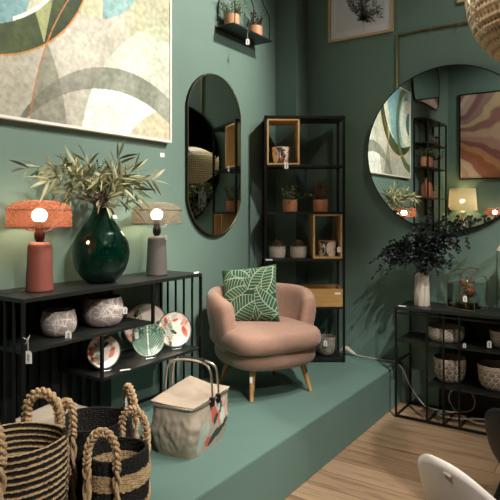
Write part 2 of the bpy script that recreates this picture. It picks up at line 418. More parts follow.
# ------------------------------------------------------------------ left console (also used at the far wall)
def bars(mb, pts, a, b, w=.012):
    for x, y in pts: mb.bar((x, y, a), (x, y, b), w)
def console(name, label, loc, rz):
    # local: x along the length 0..1.34, y depth 0 (front) .. .38 (wall), z 0.. .89
    t = thing(name, label, 'shelf', loc, rz); L, Dp, Hh = 1.345, .372, .89; w = .016
    MB().box((-.008, -.008, Hh-.022), (L+.008, Dp, Hh), .002).build('tabletop', BLKW, t, smooth=False)
    MB().box((0, .004, .622), (.885, Dp-.01, .638)).build('shelf_board', BLKW, t, smooth=False)
    MB().box((.485, .004, .373), (L, Dp-.01, .389)).build('shelf_board', BLKW, t, smooth=False)
    for x in (0, L):
        for y in (0, Dp-.012): MB().bar((x, y, 0), (x, y, Hh-.02), w).build('post', BLK, t, smooth=False)
    for y in (0, Dp-.012):
        MB().bar((.885, y, .622), (.885, y, Hh-.02), w).build('post', BLK, t, smooth=False)
        MB().bar((.485, y, .373), (.485, y, .622), w).build('post', BLK, t, smooth=False)
    for k in range(4): MB().bar((L, .074*(k+1), 0), (L, .074*(k+1), Hh-.02), .011).build('bar', BLK, t, smooth=False)
    for x in [i*.072+.06 for i in range(11)]: MB().bar((x, Dp-.02, 0), (x, Dp-.02, Hh-.02), .011).build('bar', BLK, t, smooth=False)
    for k in range(4): MB().bar((0, .074*(k+1), 0), (0, .074*(k+1), Hh-.02), .011).build('bar', BLK, t, smooth=False)
    fr = MB()
    for z in (.01,):
        fr.bar((0, Dp-.012, z), (L, Dp-.012, z), w)
        for x in (0, L): fr.bar((x, 0, z), (x, Dp-.012, z), w)
    fr.build('base_rail', BLK, t, smooth=False)
    MB().box((.02, Dp-.006, .03), (.885, Dp-.001, Hh-.024)).build('back_panel', mat('black_panel', '#121412', .6), t, smooth=False)
    return t
# length along +Y, wall on -X  -> rotate +90deg: local x -> +Y, local y -> -X
cons = console('console_shelf', 'long low black metal console shelf holding two lamps against the left wall', (-2.4, 1.63, PH), R(90))
console('console_shelf', 'black metal console shelf under the pink painting, seen in the round mirror', (-1.22, -.872, PH), R(180))

# ------------------------------------------------------------------ lamps
def mesh_shade_mat(name, col, alpha, col2):
    m, nt, b, out = newmat(name); nt.nodes.remove(b)
    tr = nt.nodes.new('ShaderNodeBsdfTransparent'); df = nt.nodes.new('ShaderNodeBsdfDiffuse'); tl = nt.nodes.new('ShaderNodeBsdfTranslucent')
    v = coords(nt, (1, 1, 1)); f = noise_node(nt, v, 90, 3, .7)
    c = ramp(nt, f, [(.3, lin(col)), (.7, lin(col2))]); nt.links.new(c, df.inputs[0]); nt.links.new(c, tl.inputs[0])
    a = nt.nodes.new('ShaderNodeMixShader'); a.inputs[0].default_value = .14; nt.links.new(df.outputs[0], a.inputs[1]); nt.links.new(tl.outputs[0], a.inputs[2])
    x = nt.nodes.new('ShaderNodeMixShader'); x.inputs[0].default_value = 1-alpha; nt.links.new(a.outputs[0], x.inputs[1]); nt.links.new(tr.outputs[0], x.inputs[2])
    nt.links.new(x.outputs[0], out.inputs[0]); return m
BULB = emat('lit_bulb', '#ffe4bd', 130)
def table_lamp(label, loc, bodym, shadem, wirem, capm):
    t = thing('table_lamp', label, 'lamp', loc, 0, 'gauze-shaded table lamps')
    MB().lathe([(0, 0), (.067, 0), (.07, .004), (.066, .09), (.060, .215), (.058, .238), (.054, .247), (.045, .253), (0, .257)], 40).build('base', bodym, t)
    hold = MB().lathe([(0, .255), (.017, .256), (.026, .275), (.027, .3), (.021, .312), (.021, .345), (0, .345)], 20).build('bulb_holder', capm, t)
    MB().sphere((0, 0, .395), .0375, 28, 18).build('bulb', BULB, hold)
    MB().lathe([(0, .335), (.016, .335), (.02, .352), (.024, .37)], 12).build('bulb_neck', mat('brass_screw', '#c9b48c', .3, .8), t)
    r = .164; prof = [(r*.985, .336), (r, .345), (r*1.0, .40), (r*.985, .428), (r*.93, .446), (r*.78, .461), (r*.55, .471), (r*.25, .475), (0, .476)]
    sh = MB(); sh.lathe(prof, 48); sh.f = sh.f[:len(sh.f)-0]
    sh.f = [f for f in sh.f if len(f) <= 4]; sh.open = True
    shd = sh.build('lamp_shade', shadem, t, auto=60)
    w = MB(); q = 14
    w.tube([(r*math.cos(2*PI*k/40), r*math.sin(2*PI*k/40), .337) for k in range(40)], .0028, 5, closed=True)
    w.tube([(r*1.0*math.cos(2*PI*k/40), r*1.0*math.sin(2*PI*k/40), .426) for k in range(40)], .0022, 5, closed=True)
    n = 6
    for k in range(n):
        a0 = 2*PI*(k+.28)/n
        w.tube([(.024*math.cos(a0), .024*math.sin(a0), .308), (.06*math.cos(a0), .06*math.sin(a0), .318), (r*math.cos(a0-.0), r*math.sin(a0), .425)], .0018, 5)
    w.build('wire_frame', wirem, shd)
    return t
ORB = mat('coral_lacquer', '#83463a', .6, var=.06, bmp=.05)
GRB = mat('taupe_ceramic', '#5a5550', .7, var=.06, bmp=.05)
ORS = mesh_shade_mat('coral_gauze', '#84523f', .72, '#8d5a46'); GRS = mesh_shade_mat('grey_gauze', '#636056', .72, '#6c695d')
CAPD = mat('dark_red_cap', '#4a1f1a', .4, var=.05)
olamp = table_lamp('lit lamp with coral body and coral gauze shade on the left console', (-2.575, 1.845, 1.231), ORB, ORS, mat('coral_wire', '#8e4632', .5), CAPD)
table_lamp('lit lamp with taupe body and grey gauze shade on the left console', (-2.575, 2.735, 1.231), GRB, GRS, mat('taupe_wire', '#55524a', .5), mat('black_cap', '#1c1b1a', .4))
dup(olamp, (-1.93, -1.06, 1.231), 0, 'lit coral lamp seen at the right edge of the round mirror')
price_tag((-2.52, 2.76, 1.50), R(34), 'small white price tag hung on the taupe lamp', .8, .005)
# lamp cord
tag(MB().tube(catmull([(-2.6, 1.79, 1.236), (-2.62, 1.72, 1.236), (-2.58, 1.66, 1.236), (-2.66, 1.64, 1.236)], 6), .0025, 6).build('lamp_cord', mat('black_cord', '#1a1b1a', .5), smooth=True), 'thin dark cord behind the coral lamp on the left console', 'cord')

# ------------------------------------------------------------------ green glass vase with branches
def glassmat(name, col, rough=.02, ior=1.45):
    if name in MATS: return MATS[name]
    m, nt, b, out = newmat(name); b.inputs['Base Color'].default_value = (*lin(col), 1)
    b.inputs['Transmission Weight'].default_value = 1; b.inputs['Roughness'].default_value = rough; b.inputs['IOR'].default_value = ior
    MATS[name] = m; return m
t = thing('glass_vase', 'big round dark green glass vase with a narrow neck on the left console', 'vase', (-2.575, 2.262, 1.231))
pr = [(0, .0), (.072, 0), (.085, .006), (.112, .03), (.143, .075), (.162, .13), (.167, .18), (.158, .235), (.135, .285), (.103, .33), (.072, .37), (.052, .41), (.043, .45), (.041, .475), (.047, .483), (.047, .49), (.040, .492)]
inn = [(max(0, r-.005), z+(.008 if z < .05 else 0)) for r, z in reversed(pr[1:])] + [(0, .01)]
vb = MB(); vb.lathe(pr+inn, 56); vb.build('vase_body', glassmat('green_glass', '#4c8a80'), t, auto=80)
MB().box((-.0005, -.022, 0), (.0005, .022, .022)).build('sticker', PAPER, t, smooth=False)
s_ = [x for x in bpy.data.objects if x.parent == t and x.name.startswith('sticker')][0]
s_.location = (.075, .042, .375); s_.rotation_euler = (0, R(-28), R(12)) 
random.seed(11)
def branch(name, label, cat, group, base, tip, nl, ll, lw, leafm, stemm, sag, seed, spread=.8, pair=True, sub=0, dead=0, sr=.003):
    random.seed(seed); base = Vector(base); tip = Vector(tip)
    t = thing(name, label, cat, base, group=group)
    mid = (base+tip)/2+Vector((0, 0, sag)); lf, st = MB(), MB()
    q0 = base; pts = catmull([q0, q0.lerp(mid, .5)+Vector((0, 0, sag*.25)), mid, tip], 6)
    pts = [p-base for p in pts]
    st.tube(pts, [sr*(1-.7*i/len(pts)) for i in range(len(pts))], 5)
    n = len(pts)
    for k in range(nl):
        f = dead+(1-dead)*(k+.5)/nl; x = f*(n-1); i = int(x); p = pts[i].lerp(pts[min(i+1, n-1)], x-i); d = (pts[min(i+1, n-1)]-pts[max(i-1, 0)]).normalized()
        for s in ((1, -1) if pair else (1,)):
            a = d.orthogonal().normalized(); a.rotate(Matrix.Rotation(random.uniform(0, 2*PI), 3, d)); a *= s
            lf.leaf(p, d*(1-spread*.6)+a*spread, ll*random.uniform(.7, 1.25), lw*random.uniform(.8, 1.2), curl=random.uniform(-.1, .6))
    lf.leaf(pts[-1], pts[-1]-pts[-2], ll, lw)
    for k in range(sub):
        f = dead+(1-dead)*random.uniform(.0, .9); x = f*(n-1); i = int(x); p = pts[i]; d = (pts[min(i+1, n-1)]-pts[max(i-1, 0)]).normalized()
        a = d.orthogonal().normalized(); a.rotate(Matrix.Rotation(random.uniform(0, 2*PI), 3, d))
        sprig(lf, st, p, d*.6+a*.9+Vector((0, 0, -.15 if sag else .1)), random.uniform(.08, .18), max(4, int(.13/ll*2)), ll*.85, lw*.9, .6, sr*.5, .8, True, .5)
    lf.open = True
    lf.build('leaves', leafm, t); st.build('stem', stemm, t); return t
WIL = mat('willow_leaf', '#a5a27a', .6, var=.3, nscale=14); WILD = mat('willow_leaf_dark', '#66704f', .6, var=.3, nscale=14)
STB = mat('brown_stem', '#4d3b2a', .8)
nb = (-2.575, 2.262, 1.60)
tips = [((-2.46, 1.68, 1.86), .16), ((-2.40, 1.76, 1.80), .15), ((-2.55, 1.84, 1.88), .10), ((-2.42, 1.90, 1.74), .16), ((-2.5, 2.03, 1.90), .05), ((-2.60, 2.17, 1.95), .03),
        ((-2.5, 2.33, 1.97), .02), ((-2.5, 2.47, 1.91), .06), ((-2.45, 2.58, 1.84), .12), ((-2.48, 2.45, 1.78), .14), ((-2.36, 2.06, 1.84), .1), ((-2.62, 1.97, 1.82), .1), ((-2.62, 2.40, 1.88), .08), ((-2.44, 2.30, 1.86), .06)]
for i, (tp, sg) in enumerate(tips):
    branch('leafy_branch', 'long branch of narrow olive-green leaves standing in the green glass vase', 'branch', 'olive-leaved branches in the green glass vase', nb, tp, 11, .115, .017, WIL if i % 3 else WILD, STB, sg, 30+i, .6, True, 1, .3, .0025)
for i, tp in enumerate([(-2.56, 2.22, 1.93), (-2.53, 2.27, 1.90), (-2.57, 2.30, 1.86)]):
    branch('berry_branch', 'short dark purple-brown sprig in the middle of the green glass vase', 'branch', 'dark sprigs in the green glass vase', nb, tp, 26, .022, .013, LDR, STB, .01, 60+i, .9, True, 3, .3)

# ------------------------------------------------------------------ bowls & pots
def vein_color(c0, c1, seed, cell=.035, thr=.09):
    random.seed(seed); 
    segs = []
    for _ in range(95):
        a = random.uniform(0, 2*PI); z = random.uniform(-.02, .18); an = random.choice((.6, 2.2, 1.1, 2.7, 1.6))+random.uniform(-.25, .25); segs.append((a, z, math.cos(an), math.sin(an), random.uniform(.05, .12)))
    def f(co, r=.09):
        th = math.atan2(co.y, co.x); d = 9
        for a, z, cx, sz, l in segs:
            dx = ((th-a+PI) % (2*PI)-PI)*r; dz = co.z-z; u = dx*cx+dz*sz
            if 0 < u < l: d = min(d, abs(-dx*sz+dz*cx-.4*u*u/l))
        k = 1 if d < .0016 else (0 if d > .0032 else (.0032-d)/.0016)
        return mixc(lin(c0), lin(c1), k)
    return f
def bowl(name, label, loc, r, h, colf, m, kind='round', group=None, seg=72, rimf=.86):
    n_ = 0; t = thing(name, label, 'bowl' if 'bowl' in name else 'pot', loc, 0, group or ('leaf-veined bowls' if 'bowl' in name else 'patterned flower pots')); n = 60; prof = []
    for i in range(n+1):
        u = i/n
        if kind == 'round': rr = r*(.55+.45*math.sqrt(max(0, 1-(1-min(1, u/.5))**2.2))) if u < .5 else r*(1-(1-rimf)*((u-.5)/.5)**2)
        elif kind == 'low': rr = r*(.72+.28*math.sqrt(max(0, 1-(1-min(1, u/.55))**2)))
        elif kind == 'taper': rr = r*(.72+.28*u**.6)
        elif kind == 'bucket': rr = r*(.50+.5*math.sqrt(max(0, 1-(1-min(1, u/.78))**2.3)))+(.003 if u > .84 else 0)
        elif kind == 'straight': rr = r*(.88+.12*u)
        prof.append((rr, h*u))
    prof = [(0, 0)]+prof; top = prof[-1][0]; th = .006; seg = max(seg, 150)
    ins = [(top-th*.4, h+.002), (top-th, h-.002)]+[(max(.005, p[0]-th), p[1]) for p in reversed(prof[3:-1])]+[(0, prof[3][1])]
    MB().lathe(prof+ins, seg).build('body', m, t, color=colf)
    return t
PCER = painted('ceramic_paint', .75, .1, 60, .25, 160)
WHB = lambda s: vein_color('#9a8c86', '#d3cac2', s)
bowl('decorative_bowl', 'smaller grey-pink bowl with pale leaf veins on the middle shelf of the left console', (-2.56, 1.955, .979), .094, .135, WHB(1), PCER)
bowl('decorative_bowl', 'larger grey-pink bowl with pale leaf veins on the middle shelf of the left console', (-2.565, 2.27, .979), .118, .165, WHB(2), PCER)
price_tag((-2.455, 1.935, 1.03), R(34), 'white price tag on the smaller grey-pink bowl', 1.25, .012)
price_tag((-2.445, 2.33, 1.09), R(34), 'white price tag on the larger grey-pink bowl', .95, .003)
price_tag((-2.385, 1.645, 1.045), R(34), 'white price tag hanging from the front left post of the left console', 1.45, .065)
tag(MB().tube(catmull([(-2.387, 1.62, 1.05), (-2.384, 1.64, 1.035), (-2.386, 1.655, 1.052), (-2.385, 1.645, 1.03), (-2.386, 1.63, 1.015)], 5), .0012, 4).build('string_bow', STRING), 'white string bow tied round the front left post of the left console', 'string')

# plates
def motif(kind, seed):
    random.seed(seed); items = []
    for _ in range(16):
        items.append((random.uniform(-.85, .85), random.uniform(-.85, .85), random.uniform(0, PI), random.uniform(.16, .36), random.uniform(.07, .14), random.choice(('#c8523f', '#d98a72', '#9aa794', '#2f4636', '#e2ada0', '#b9c2ae', '#c8523f'))))
    def f(u, v):
        if kind == 'leaf':
            c = lin('#3c6350')
            w = abs(u); k = (v-w*1.15)*5.2 % 1
            if k < .28 and w > .05: c = lin('#a9b8a4')
            if w < .035: c = lin('#dfe3d0')
            if math.hypot(u, v) > .93: c = lin('#8fa58d')
            return c
        c = lin('#e6d8c8')
        for a, b, an, l, wd, col in items:
            x = (u-a)*math.cos(an)+(v-b)*math.sin(an); y = -(u-a)*math.sin(an)+(v-b)*math.cos(an)
            if abs(x) < l and abs(y) < wd*math.sqrt(max(0, 1-(x/l)**2)): c = lin(col)
        x, y = u+.35, v+.05                       # fern leaf
        if abs(x) < .3*math.cos(min(1.5, abs(y)*1.9)) and abs(y) < .75 and kind != 'plain':
            if ((y-abs(x)*1.1)*7 % 1) < .5: c = lin('#3c6248')
        if math.hypot(u, v) > .96: c = lin('#4a4d42')
        return c
    return f
PPL = painted('plate_glaze', .3, .05, 40, 0, spec=.5)
def plate(label, loc, rz, r, mf, lean=14, stand=True):
    t = thing('decorative_plate', label, 'plate', loc, group='plates on the lower console shelf', rot=(0, 0, rz))
    # local: faces -y, stands in xz plane, leaning back
    mb = MB(); T = Matrix.Translation((0, 0, r+.012)) @ Matrix.Rotation(R(-lean), 4, 'X')
    N = 60
    vs = [Vector((0, .012, 0))]; fs = []
    rings = 26
    for i in range(1, rings+1):
        q = i/rings; dep = .012 if q < .6 else .012-.014*((q-.6)/.4)
        for k in range(N): a = 2*PI*k/N; vs.append(Vector((q*r*math.cos(a), dep, q*r*math.sin(a))))
    for k in range(N): fs.append((0, 1+k, 1+(k+1) % N))
    for i in range(rings-1):
        for k in range(N): fs.append((1+i*N+k, 1+(i+1)*N+k, 1+(i+1)*N+(k+1) % N, 1+i*N+(k+1) % N))
    mb.add(vs, fs); o2 = len(vs)
    bk = [v+Vector((0, .005, 0)) for v in vs]; mb.add(bk, [tuple(reversed(f)) for f in fs])
    L0 = 1+(rings-1)*N; mb.f += [(L0+k, L0+(k+1) % N, o2+L0+(k+1) % N, o2+L0+k) for k in range(N)]
    Ti = T.inverted()
    mb.build('dish', PPL, t, T=T, color=lambda co: mf(*(lambda p: (p.x/r, p.z/r))(Ti @ co)), auto=60)
    if stand:
        w = MB()
        for s in (-.03, .03): w.tube(catmull([(s, -.035, .018), (s, -.035, .004), (s, .06, .004), (s, .062, r*.9)], 4), .002, 5)
        w.tube([(-.03, .062, r*.9), (.03, .062, r*.9)], .002, 5); w.tube([(-.03, -.035, .004), (.03, -.035, .004)], .002, 5)
        w.build('wire_stand', mat('clear_wire', '#b9bdb9', .2, .5), t)
    return t
    return t
SH = PH+.389
plate('coral-flowered cream plate on a wire stand at the left end of the lower console shelf', (-2.52, 2.235, SH), R(64), .098, motif('mix', 5))
plate('large plate with coral and green leaves behind the others on the lower console shelf', (-2.66, 2.72, SH), R(56), .150, motif('mix', 8), 10)
palm = plate('green palm-leaf plate with cream veins on the lower console shelf', (-2.5, 2.58, SH), R(62), .105, motif('leaf', 2), 12)
plate('cream plate with coral flowers and a fern, rightmost on the lower console shelf', (-2.52, 2.85, SH), R(60), .118, motif('mix', 14), 14)
tag(MB().box((-.03, -.008, 0), (.03, .008, .003)).build('paper_label', PAPER, smooth=False), 'small white paper slip lying beside the left plate on the lower console shelf', 'label')
bpy.data.objects['paper_label'].location = (-2.415, 2.3, SH+.001); bpy.data.objects['paper_label'].rotation_euler = (0, 0, R(60))
MB().box((-.012, -.001, -.02), (.012, .001, .02)).build('plate_sticker', PAPER, smooth=False)
bpy.data.objects['plate_sticker'].location = (-2.528, 2.505, SH+.150); bpy.data.objects['plate_sticker'].rotation_euler = (R(-12), 0, R(62)); attach(bpy.data.objects['plate_sticker'], palm)
tag(MB().box((0, 0, 0), (.004, .05, .012)).build('shelf_label', PAPER, smooth=False, T=Matrix.Translation((-2.403, 2.905, 1.231))), 'clear price strip on the right end of the left console top', 'label')

# ------------------------------------------------------------------ baskets
def braid(mb, pts, r, turns, n=90):
    P = catmull(pts, 12); tot = len(P)
    for s in range(3):
        q = []
        for i in range(n+1):
            x = i/n*(tot-1); k = min(int(x), tot-2); p = P[k].lerp(P[k+1], x-k); d = (P[k+1]-P[k]).normalized()
            a = d.cross(Vector((0, 1, .01))).normalized(); b = d.cross(a)
            ph = 2*PI*turns*i/n+s*2*PI/3
            q.append(p+a*math.sin(ph)*r*1.05+b*math.sin(2*ph)*r*.55)
        mb.tube(q, [r*(.60+.05*math.sin(k*2.1+s)) for k in range(n+1)], 7)
SEA = mat('seagrass', '#c9a981', .85, var=.45, nscale=140, bmp=.9, bscale=260, bdist=.004)
PBK = painted('basket_weave', .85, .35, 160, .9, 280, bdist=.004)
def basket(label, loc, rz, r, h, colf, handles, coils, seed, bh, tilt=.0, rt=.93, hr=.014, amp=.003):
    t = thing('woven_basket', label, 'basket', loc, rz, 'seagrass baskets'); random.seed(seed)
    N, M = 220, coils*5
    def sf(i, j, off=0):
        a = 2*PI*i; z = h*j; ph = j*coils*2*PI-a*1.0
        rr = r*(rt+(1-rt)*j+.05*math.sin(j*PI))-off+amp*math.cos(ph)+.004*noise.noise(Vector((math.cos(a)*16, math.sin(a)*16, z*110)))+.002*math.sin(a*46+ph)
        return Vector((rr*math.cos(a), rr*math.sin(a), z+.006*math.sin(a*2+1)*j))
    mb = MB(); mb.grid(lambda i, j: sf(i, j), N, M, cu=True); mb.grid(lambda i, j: sf(i, j, .011), N, M, cu=True)
    o = len(mb.v)//2
    mb.f += [(k*M+M-1, ((k+1) % N)*M+M-1, o+((k+1) % N)*M+M-1, o+k*M+M-1) for k in range(N)]
    mb.lathe([(0, .002), (r*rt-.004, .002), (r*rt-.004, .012), (0, .012)], 60)
    mb.build('body', PBK, t, color=colf, auto=80)
    for an in handles:
        ca, sa = math.cos(R(an)), math.sin(R(an)); w = bh[0]/2; tx, ty = -sa, ca; ro = r+.012
        f = lambda s, rad, z: (ca*rad+tx*s, sa*rad+ty*s, z)
        hb = MB()
        braid(hb, [f(-w, ro*.98, h-bh[2]), f(-w, ro*1.0, h-.05), f(-w, ro*.99, h+.01), f(-w*.86, ro*.96, h+bh[1]*.6), f(-w*.35, ro*.93, h+bh[1]*.96), f(w*.35, ro*.93, h+bh[1]*.96), f(w*.86, ro*.96, h+bh[1]*.6), f(w, ro*.99, h+.01), f(w, ro, h-.05), f(w, ro*.98, h-bh[2])], hr, 7, 150)
        hb.build('handle', SEA, t)
    return t
def colA(co):
    a = math.atan2(co.y, co.x); k = ((co.z*37.5-a/(2*PI)*2)) % 1
    return mixc(lin('#bc9c72'), lin('#dcc49c'), .5+noise.noise(Vector((a*30, co.z*160, 2)))*1.2) if k < .5 else mixc(lin('#171410'), lin('#3a332a'), max(0, noise.noise(Vector((a*40, co.z*200, 2)))))
def colB(co): return mixc(lin('#141312'), lin('#39362f'), max(0, .2+noise.noise(Vector((math.atan2(co.y, co.x)*30, co.z*160, 5)))))
def colC(co):
    z = co.z/.33; n = noise.noise(co*60)*.02
    return mixc(lin('#b8976c'), lin('#dcc298'), .5+noise.noise(Vector((co.x*25, co.y*25, co.z*150)))) if (z+n) % .40 > .20 and z < .84 else colB(co)
basket('tall black and natural spiral-striped seagrass basket at the left edge', (-2.03, 1.37, PH), 0, .178, .40, colA, (118, 284), 30, 1, (.150, .12, .34), hr=.0155, amp=.0034)
basket('plain black seagrass basket behind the two striped ones', (-2.02, 1.75, PH), 0, .155, .365, colB, (68, 268), 40, 2, (.095, .11, .32), hr=.0125, amp=.0015)
basket('small black basket with two wide natural bands and braided handles', (-1.765, 1.635, PH), 0, .128, .325, colC, (105, 293), 38, 3, (.125, .115, .28), hr=.012, amp=.0015)
price_tag((-1.955, 1.885, .785), R(34), 'white price tag on the back handle of the plain black basket', 1.25, .005)

# ------------------------------------------------------------------ shopping totes
CANV = painted('tote_canvas', .85, .1, 12, .4, 300)
ALU = mat('brushed_aluminium', '#c9c2b6', .28, .9, .05)
def totebag(label, loc, rz, col, print_on, handle_up=True, lidc='#b0a08d', ropen=0):
    t = thing('shopping_basket', label, 'shopping basket', loc, rz); hw, hl, h = .142, .215, .27
    random.seed(3)
    def plan(a, e=5.0):
        c, s = math.cos(a), math.sin(a); k = (abs(c)**e+abs(s)**e)**(-1/e); return c*k, s*k
    def sf(i, j):
        a = 2*PI*i; x, y = plan(a); k = .90+.10*j; bulge = .02*math.sin(j*PI)
        n = noise.noise(Vector((x*2.2, y*2.6, j*2.4)))*.016*math.sin(j*PI)
        n += .007*noise.noise(Vector((x*6, y*6, j*7)))*math.sin(j*PI)
        if x > .95: n *= .35; bulge *= .5
        return Vector((x*hw*(k)+(x*(bulge+n)), y*(hl*k)+(y*(bulge+n)), h*j))
    mb = MB(); mb.grid(sf, 160, 60, cu=True)
    mb.add([sf(i/160, 0) for i in range(160)], [tuple(range(160))])
    sh = [(.02, .11, .62, .35, .16, '#c4584a'), (.05, .185, 1.1, .05, .022, '#c4584a')]
    def cf(co):
        if print_on and co.x > hw*.86 and abs(co.y) < hl*1.15:
            y, z = co.y, co.z; c = lin(col)
            E_ = [(.0, .195, .03, .06, '#c4584a', 0), (.075, .205, .026, .04, '#2e4038', .5), (.04, .225, .022, .04, '#b9c2b4', .6), (.02, .155, .018, .035, '#2e4038', -.7), (.06, .14, .014, .05, '#c97663', .2), (.115, .235, .02, .035, '#d7a69a', -.5),
                  (-.05, .10, .03, .05, '#a5978b', -1.0), (-.06, .055, .035, .028, '#c4584a', -.8), (-.105, .12, .05, .06, '#a9b0a4', -.9), (.0, .06, .022, .06, '#2e4038', -1.0), (.07, .075, .02, .05, '#2e4038', -1.1), (.13, .1, .02, .03, '#2e4038', -.5), (.1, .15, .024, .05, '#c9cfc4', 0), (.15, .17, .022, .04, '#d7a69a', .2), (-.14, .06, .03, .04, '#9fb0a8', -.4)]
            for (cy, cz, a, b, cc, an) in E_:
                u = (y-cy)*math.cos(an)+(z-cz)*math.sin(an); v = -(y-cy)*math.sin(an)+(z-cz)*math.cos(an)
                if (u/a)**2+(v/b)**2 < 1: c = lin(cc)
            return c
        return lin(col)
    mb.open = True
    bag = mb.build('bag', CANV, t, color=cf, auto=70)
    sm = bag.modifiers.new('thick', 'SOLIDIFY'); sm.thickness = .003; sm.offset = -1
    def lid(i, j):
        x, y = (i*2-1), (j*2-1); rx = hw*.97; ry = hl*.98
        z = h+.010+.014*math.cos(y*PI/2)*0+.03*max(0, -x)*(.6+.4*y)-.012*math.exp(-((x-.1)**2+(y+.1)**2)*5)
        return Vector((x*rx*(1-.02*abs(y)**6), y*ry*(1-.02*abs(x)**6), z))
    lb = MB(); lb.grid(lid, 30, 40); lb.open = True
    l = lb.build('lid', mat('lid_canvas_'+lidc[1:], lidc, .85, var=.06, nscale=14, bmp=.2), t, auto=70)
    sm = l.modifiers.new('thick', 'SOLIDIFY'); sm.thickness = .006
    rp = [Vector((plan(2*PI*k/64, 6)[0]*(hw+.004), plan(2*PI*k/64, 6)[1]*(hl+.004), h)) for k in range(64)]
    MB().tube(rp, .0065, 8, closed=True).build('rim_tube', ALU, t)
    if handle_up:
        for dy, tl in ((-.036, -.0), (.036, .0)):
            pts = [(hw+.012, dy, h), (hw+.004, dy*.95, h+.115), (hw*.93, dy*.9, h+.170), (hw*.6, dy*.6, h+.196), (.0, dy*.30, h+.203), (-hw*.6, dy*.6, h+.196), (-hw*.93, dy*.9, h+.170), (-hw-.004, dy*.95, h+.115), (-hw-.012, dy, h)]
            MB().tube(catmull(pts, 6), .0062, 8).build('handle_tube', ALU, t)
        MB().tube([(-hw*.55, 0, h+.201), (hw*.55, 0, h+.201)], .0145, 12).build('grip', mat('black_foam', '#16171a', .7), t)
        for s in (1, -1):
            for dy in (-.036, .036): MB().box((s*(hw+.008)-.014, dy-.013, h-.03), (s*(hw+.008)+.014, dy+.013, h+.02), .006).build('hinge', mat('black_plastic', '#141414', .4), t)
    return t
totebag('beige canvas shopping basket printed with coral and green leaves, aluminium handles up', (-2.045, 2.455, PH), R(9), '#a99c8b', True)
totebag('dark shopping basket with a pale lid half hidden behind the black basket', (-2.50, 1.88, PH), R(4), '#3a3836', False, False, '#a09482').scale = (.82, .82, .86)

# ------------------------------------------------------------------ armchair
PINK = mat('pink_velvet', '#a78371', .8, var=.10, nscale=55, bmp=.35, bscale=350, sheen=.35)
LEGW = wood('leg_oak', '#b98450', '#d4a46c', 2, 30)
def armchair(loc, rz):
    t = thing('armchair', 'dusty pink velvet barrel armchair with tapered oak legs on the platform', 'armchair', loc, rz)
    # horseshoe shell; th = 0 at the back (-y), wings to +-128 deg
    def shell(u, v):
        th = (u*2-1)*R(118); e = abs(u*2-1)
        k = math.cos(v*2*PI); s = math.sin(v*2*PI)
        z0 = .27; z1 = .735-.03*e**2-.05*max(0, e-.62)**2*7; endt = min(1, (1-e)/.06); endt = math.sqrt(max(.0, 1-(1-endt)**2))*.4+.6
        zc = (z0+z1)/2; hz = (z1-z0)/2*(.86+.14*endt); hx = (.050+.012*e)*endt
        sx = math.copysign(abs(k)**.75, k); sz = math.copysign(abs(s)**.45, s)
        z = zc+hz*sz; f = (z-z0)/(z1-z0)
        Rx = .338+.038*math.sin(min(1, f*1.1)*PI/2)-.05*(1-f)**2; Ry = .315+.05*f-.03*(1-f)**2
        dx, dy = math.sin(th), -math.cos(th)
        wing = max(0, e-.72)*.06*(1-f)
        return Vector(((Rx+hx*sx)*dx, (Ry+hx*sx)*dy*(1 if dy < 0 else .70)-.0+wing, z))
    sb = MB(); sb.grid(shell, 90, 40, cv=True); sb.f += [tuple(range(40)), tuple(89*40+k for k in range(39, -1, -1))]
    sb.build('backrest', PINK, t, auto=80)
    # close wing ends
    def dshape(sc, z0, z1, name, yoff=0, crown=0, e=2.6, bev=.05):
        prof = []; n = 10
        for i in range(n+1): a = -PI/2+PI*i/n; prof.append((-bev*(1-math.cos(a)), (z0+z1)/2+((z1-z0)/2)*math.sin(a)))
        mb = MB(); N = 80; vs = []; fs = []
        def pl(a, off):
            c, s = math.cos(a), math.sin(a); k = (abs(c)**e+abs(s)**e)**(-1/e)
            return (c*k*(sc[0]+off), s*k*(sc[1]+off)+yoff)
        full = [(-sc[0]*.999, z0), (-sc[0]*.5, z0)]+prof+[(-sc[0]*.25, z1+crown*.45), (-sc[0]*.5, z1+crown*.8), (-sc[0]*.8, z1+crown), (-sc[0]*.999, z1+crown)]
        for off, z in full:
            for kx in range(N):
                a = 2*PI*kx/N; q = 1+off/sc[0] if off < -bev*2.01 else None
                x, y = pl(a, off) if q is None else (pl(a, 0)[0]*q, (pl(a, 0)[1]-yoff)*q+yoff)
                vs.append(Vector((x, y, z)))
        for i in range(len(full)-1):
            for kx in range(N): fs.append((i*N+kx, i*N+(kx+1) % N, (i+1)*N+(kx+1) % N, (i+1)*N+kx))
        mb.add(vs, fs); return mb.build(name, PINK, t, auto=70)
    dshape((.338, .338), .215, .37, 'seat_base', .035, 0, 3.0, .045).location.x = .012
    dshape((.355, .345), .335, .475, 'seat_cushion', .065, .025, 4.0, .042).location.x = .03
    for sx, sy, tx, ty in ((.245, .26, .20, .20), (-.245, .26, -.20, .20), (.235, -.235, .18, -.19), (-.235, -.235, -.18, -.19)):
        MB().tube([(sx, sy, 0.0), (sx+(tx-sx)*.5, sy+(ty-sy)*.5, .12), (tx, ty, .24)], [.0125, .019, .025], 16).build('leg', LEGW, t)
    return t
CH = (-2.26, 3.545, PH); CRZ = R(-117.5)
chair_ = armchair(CH, CRZ)
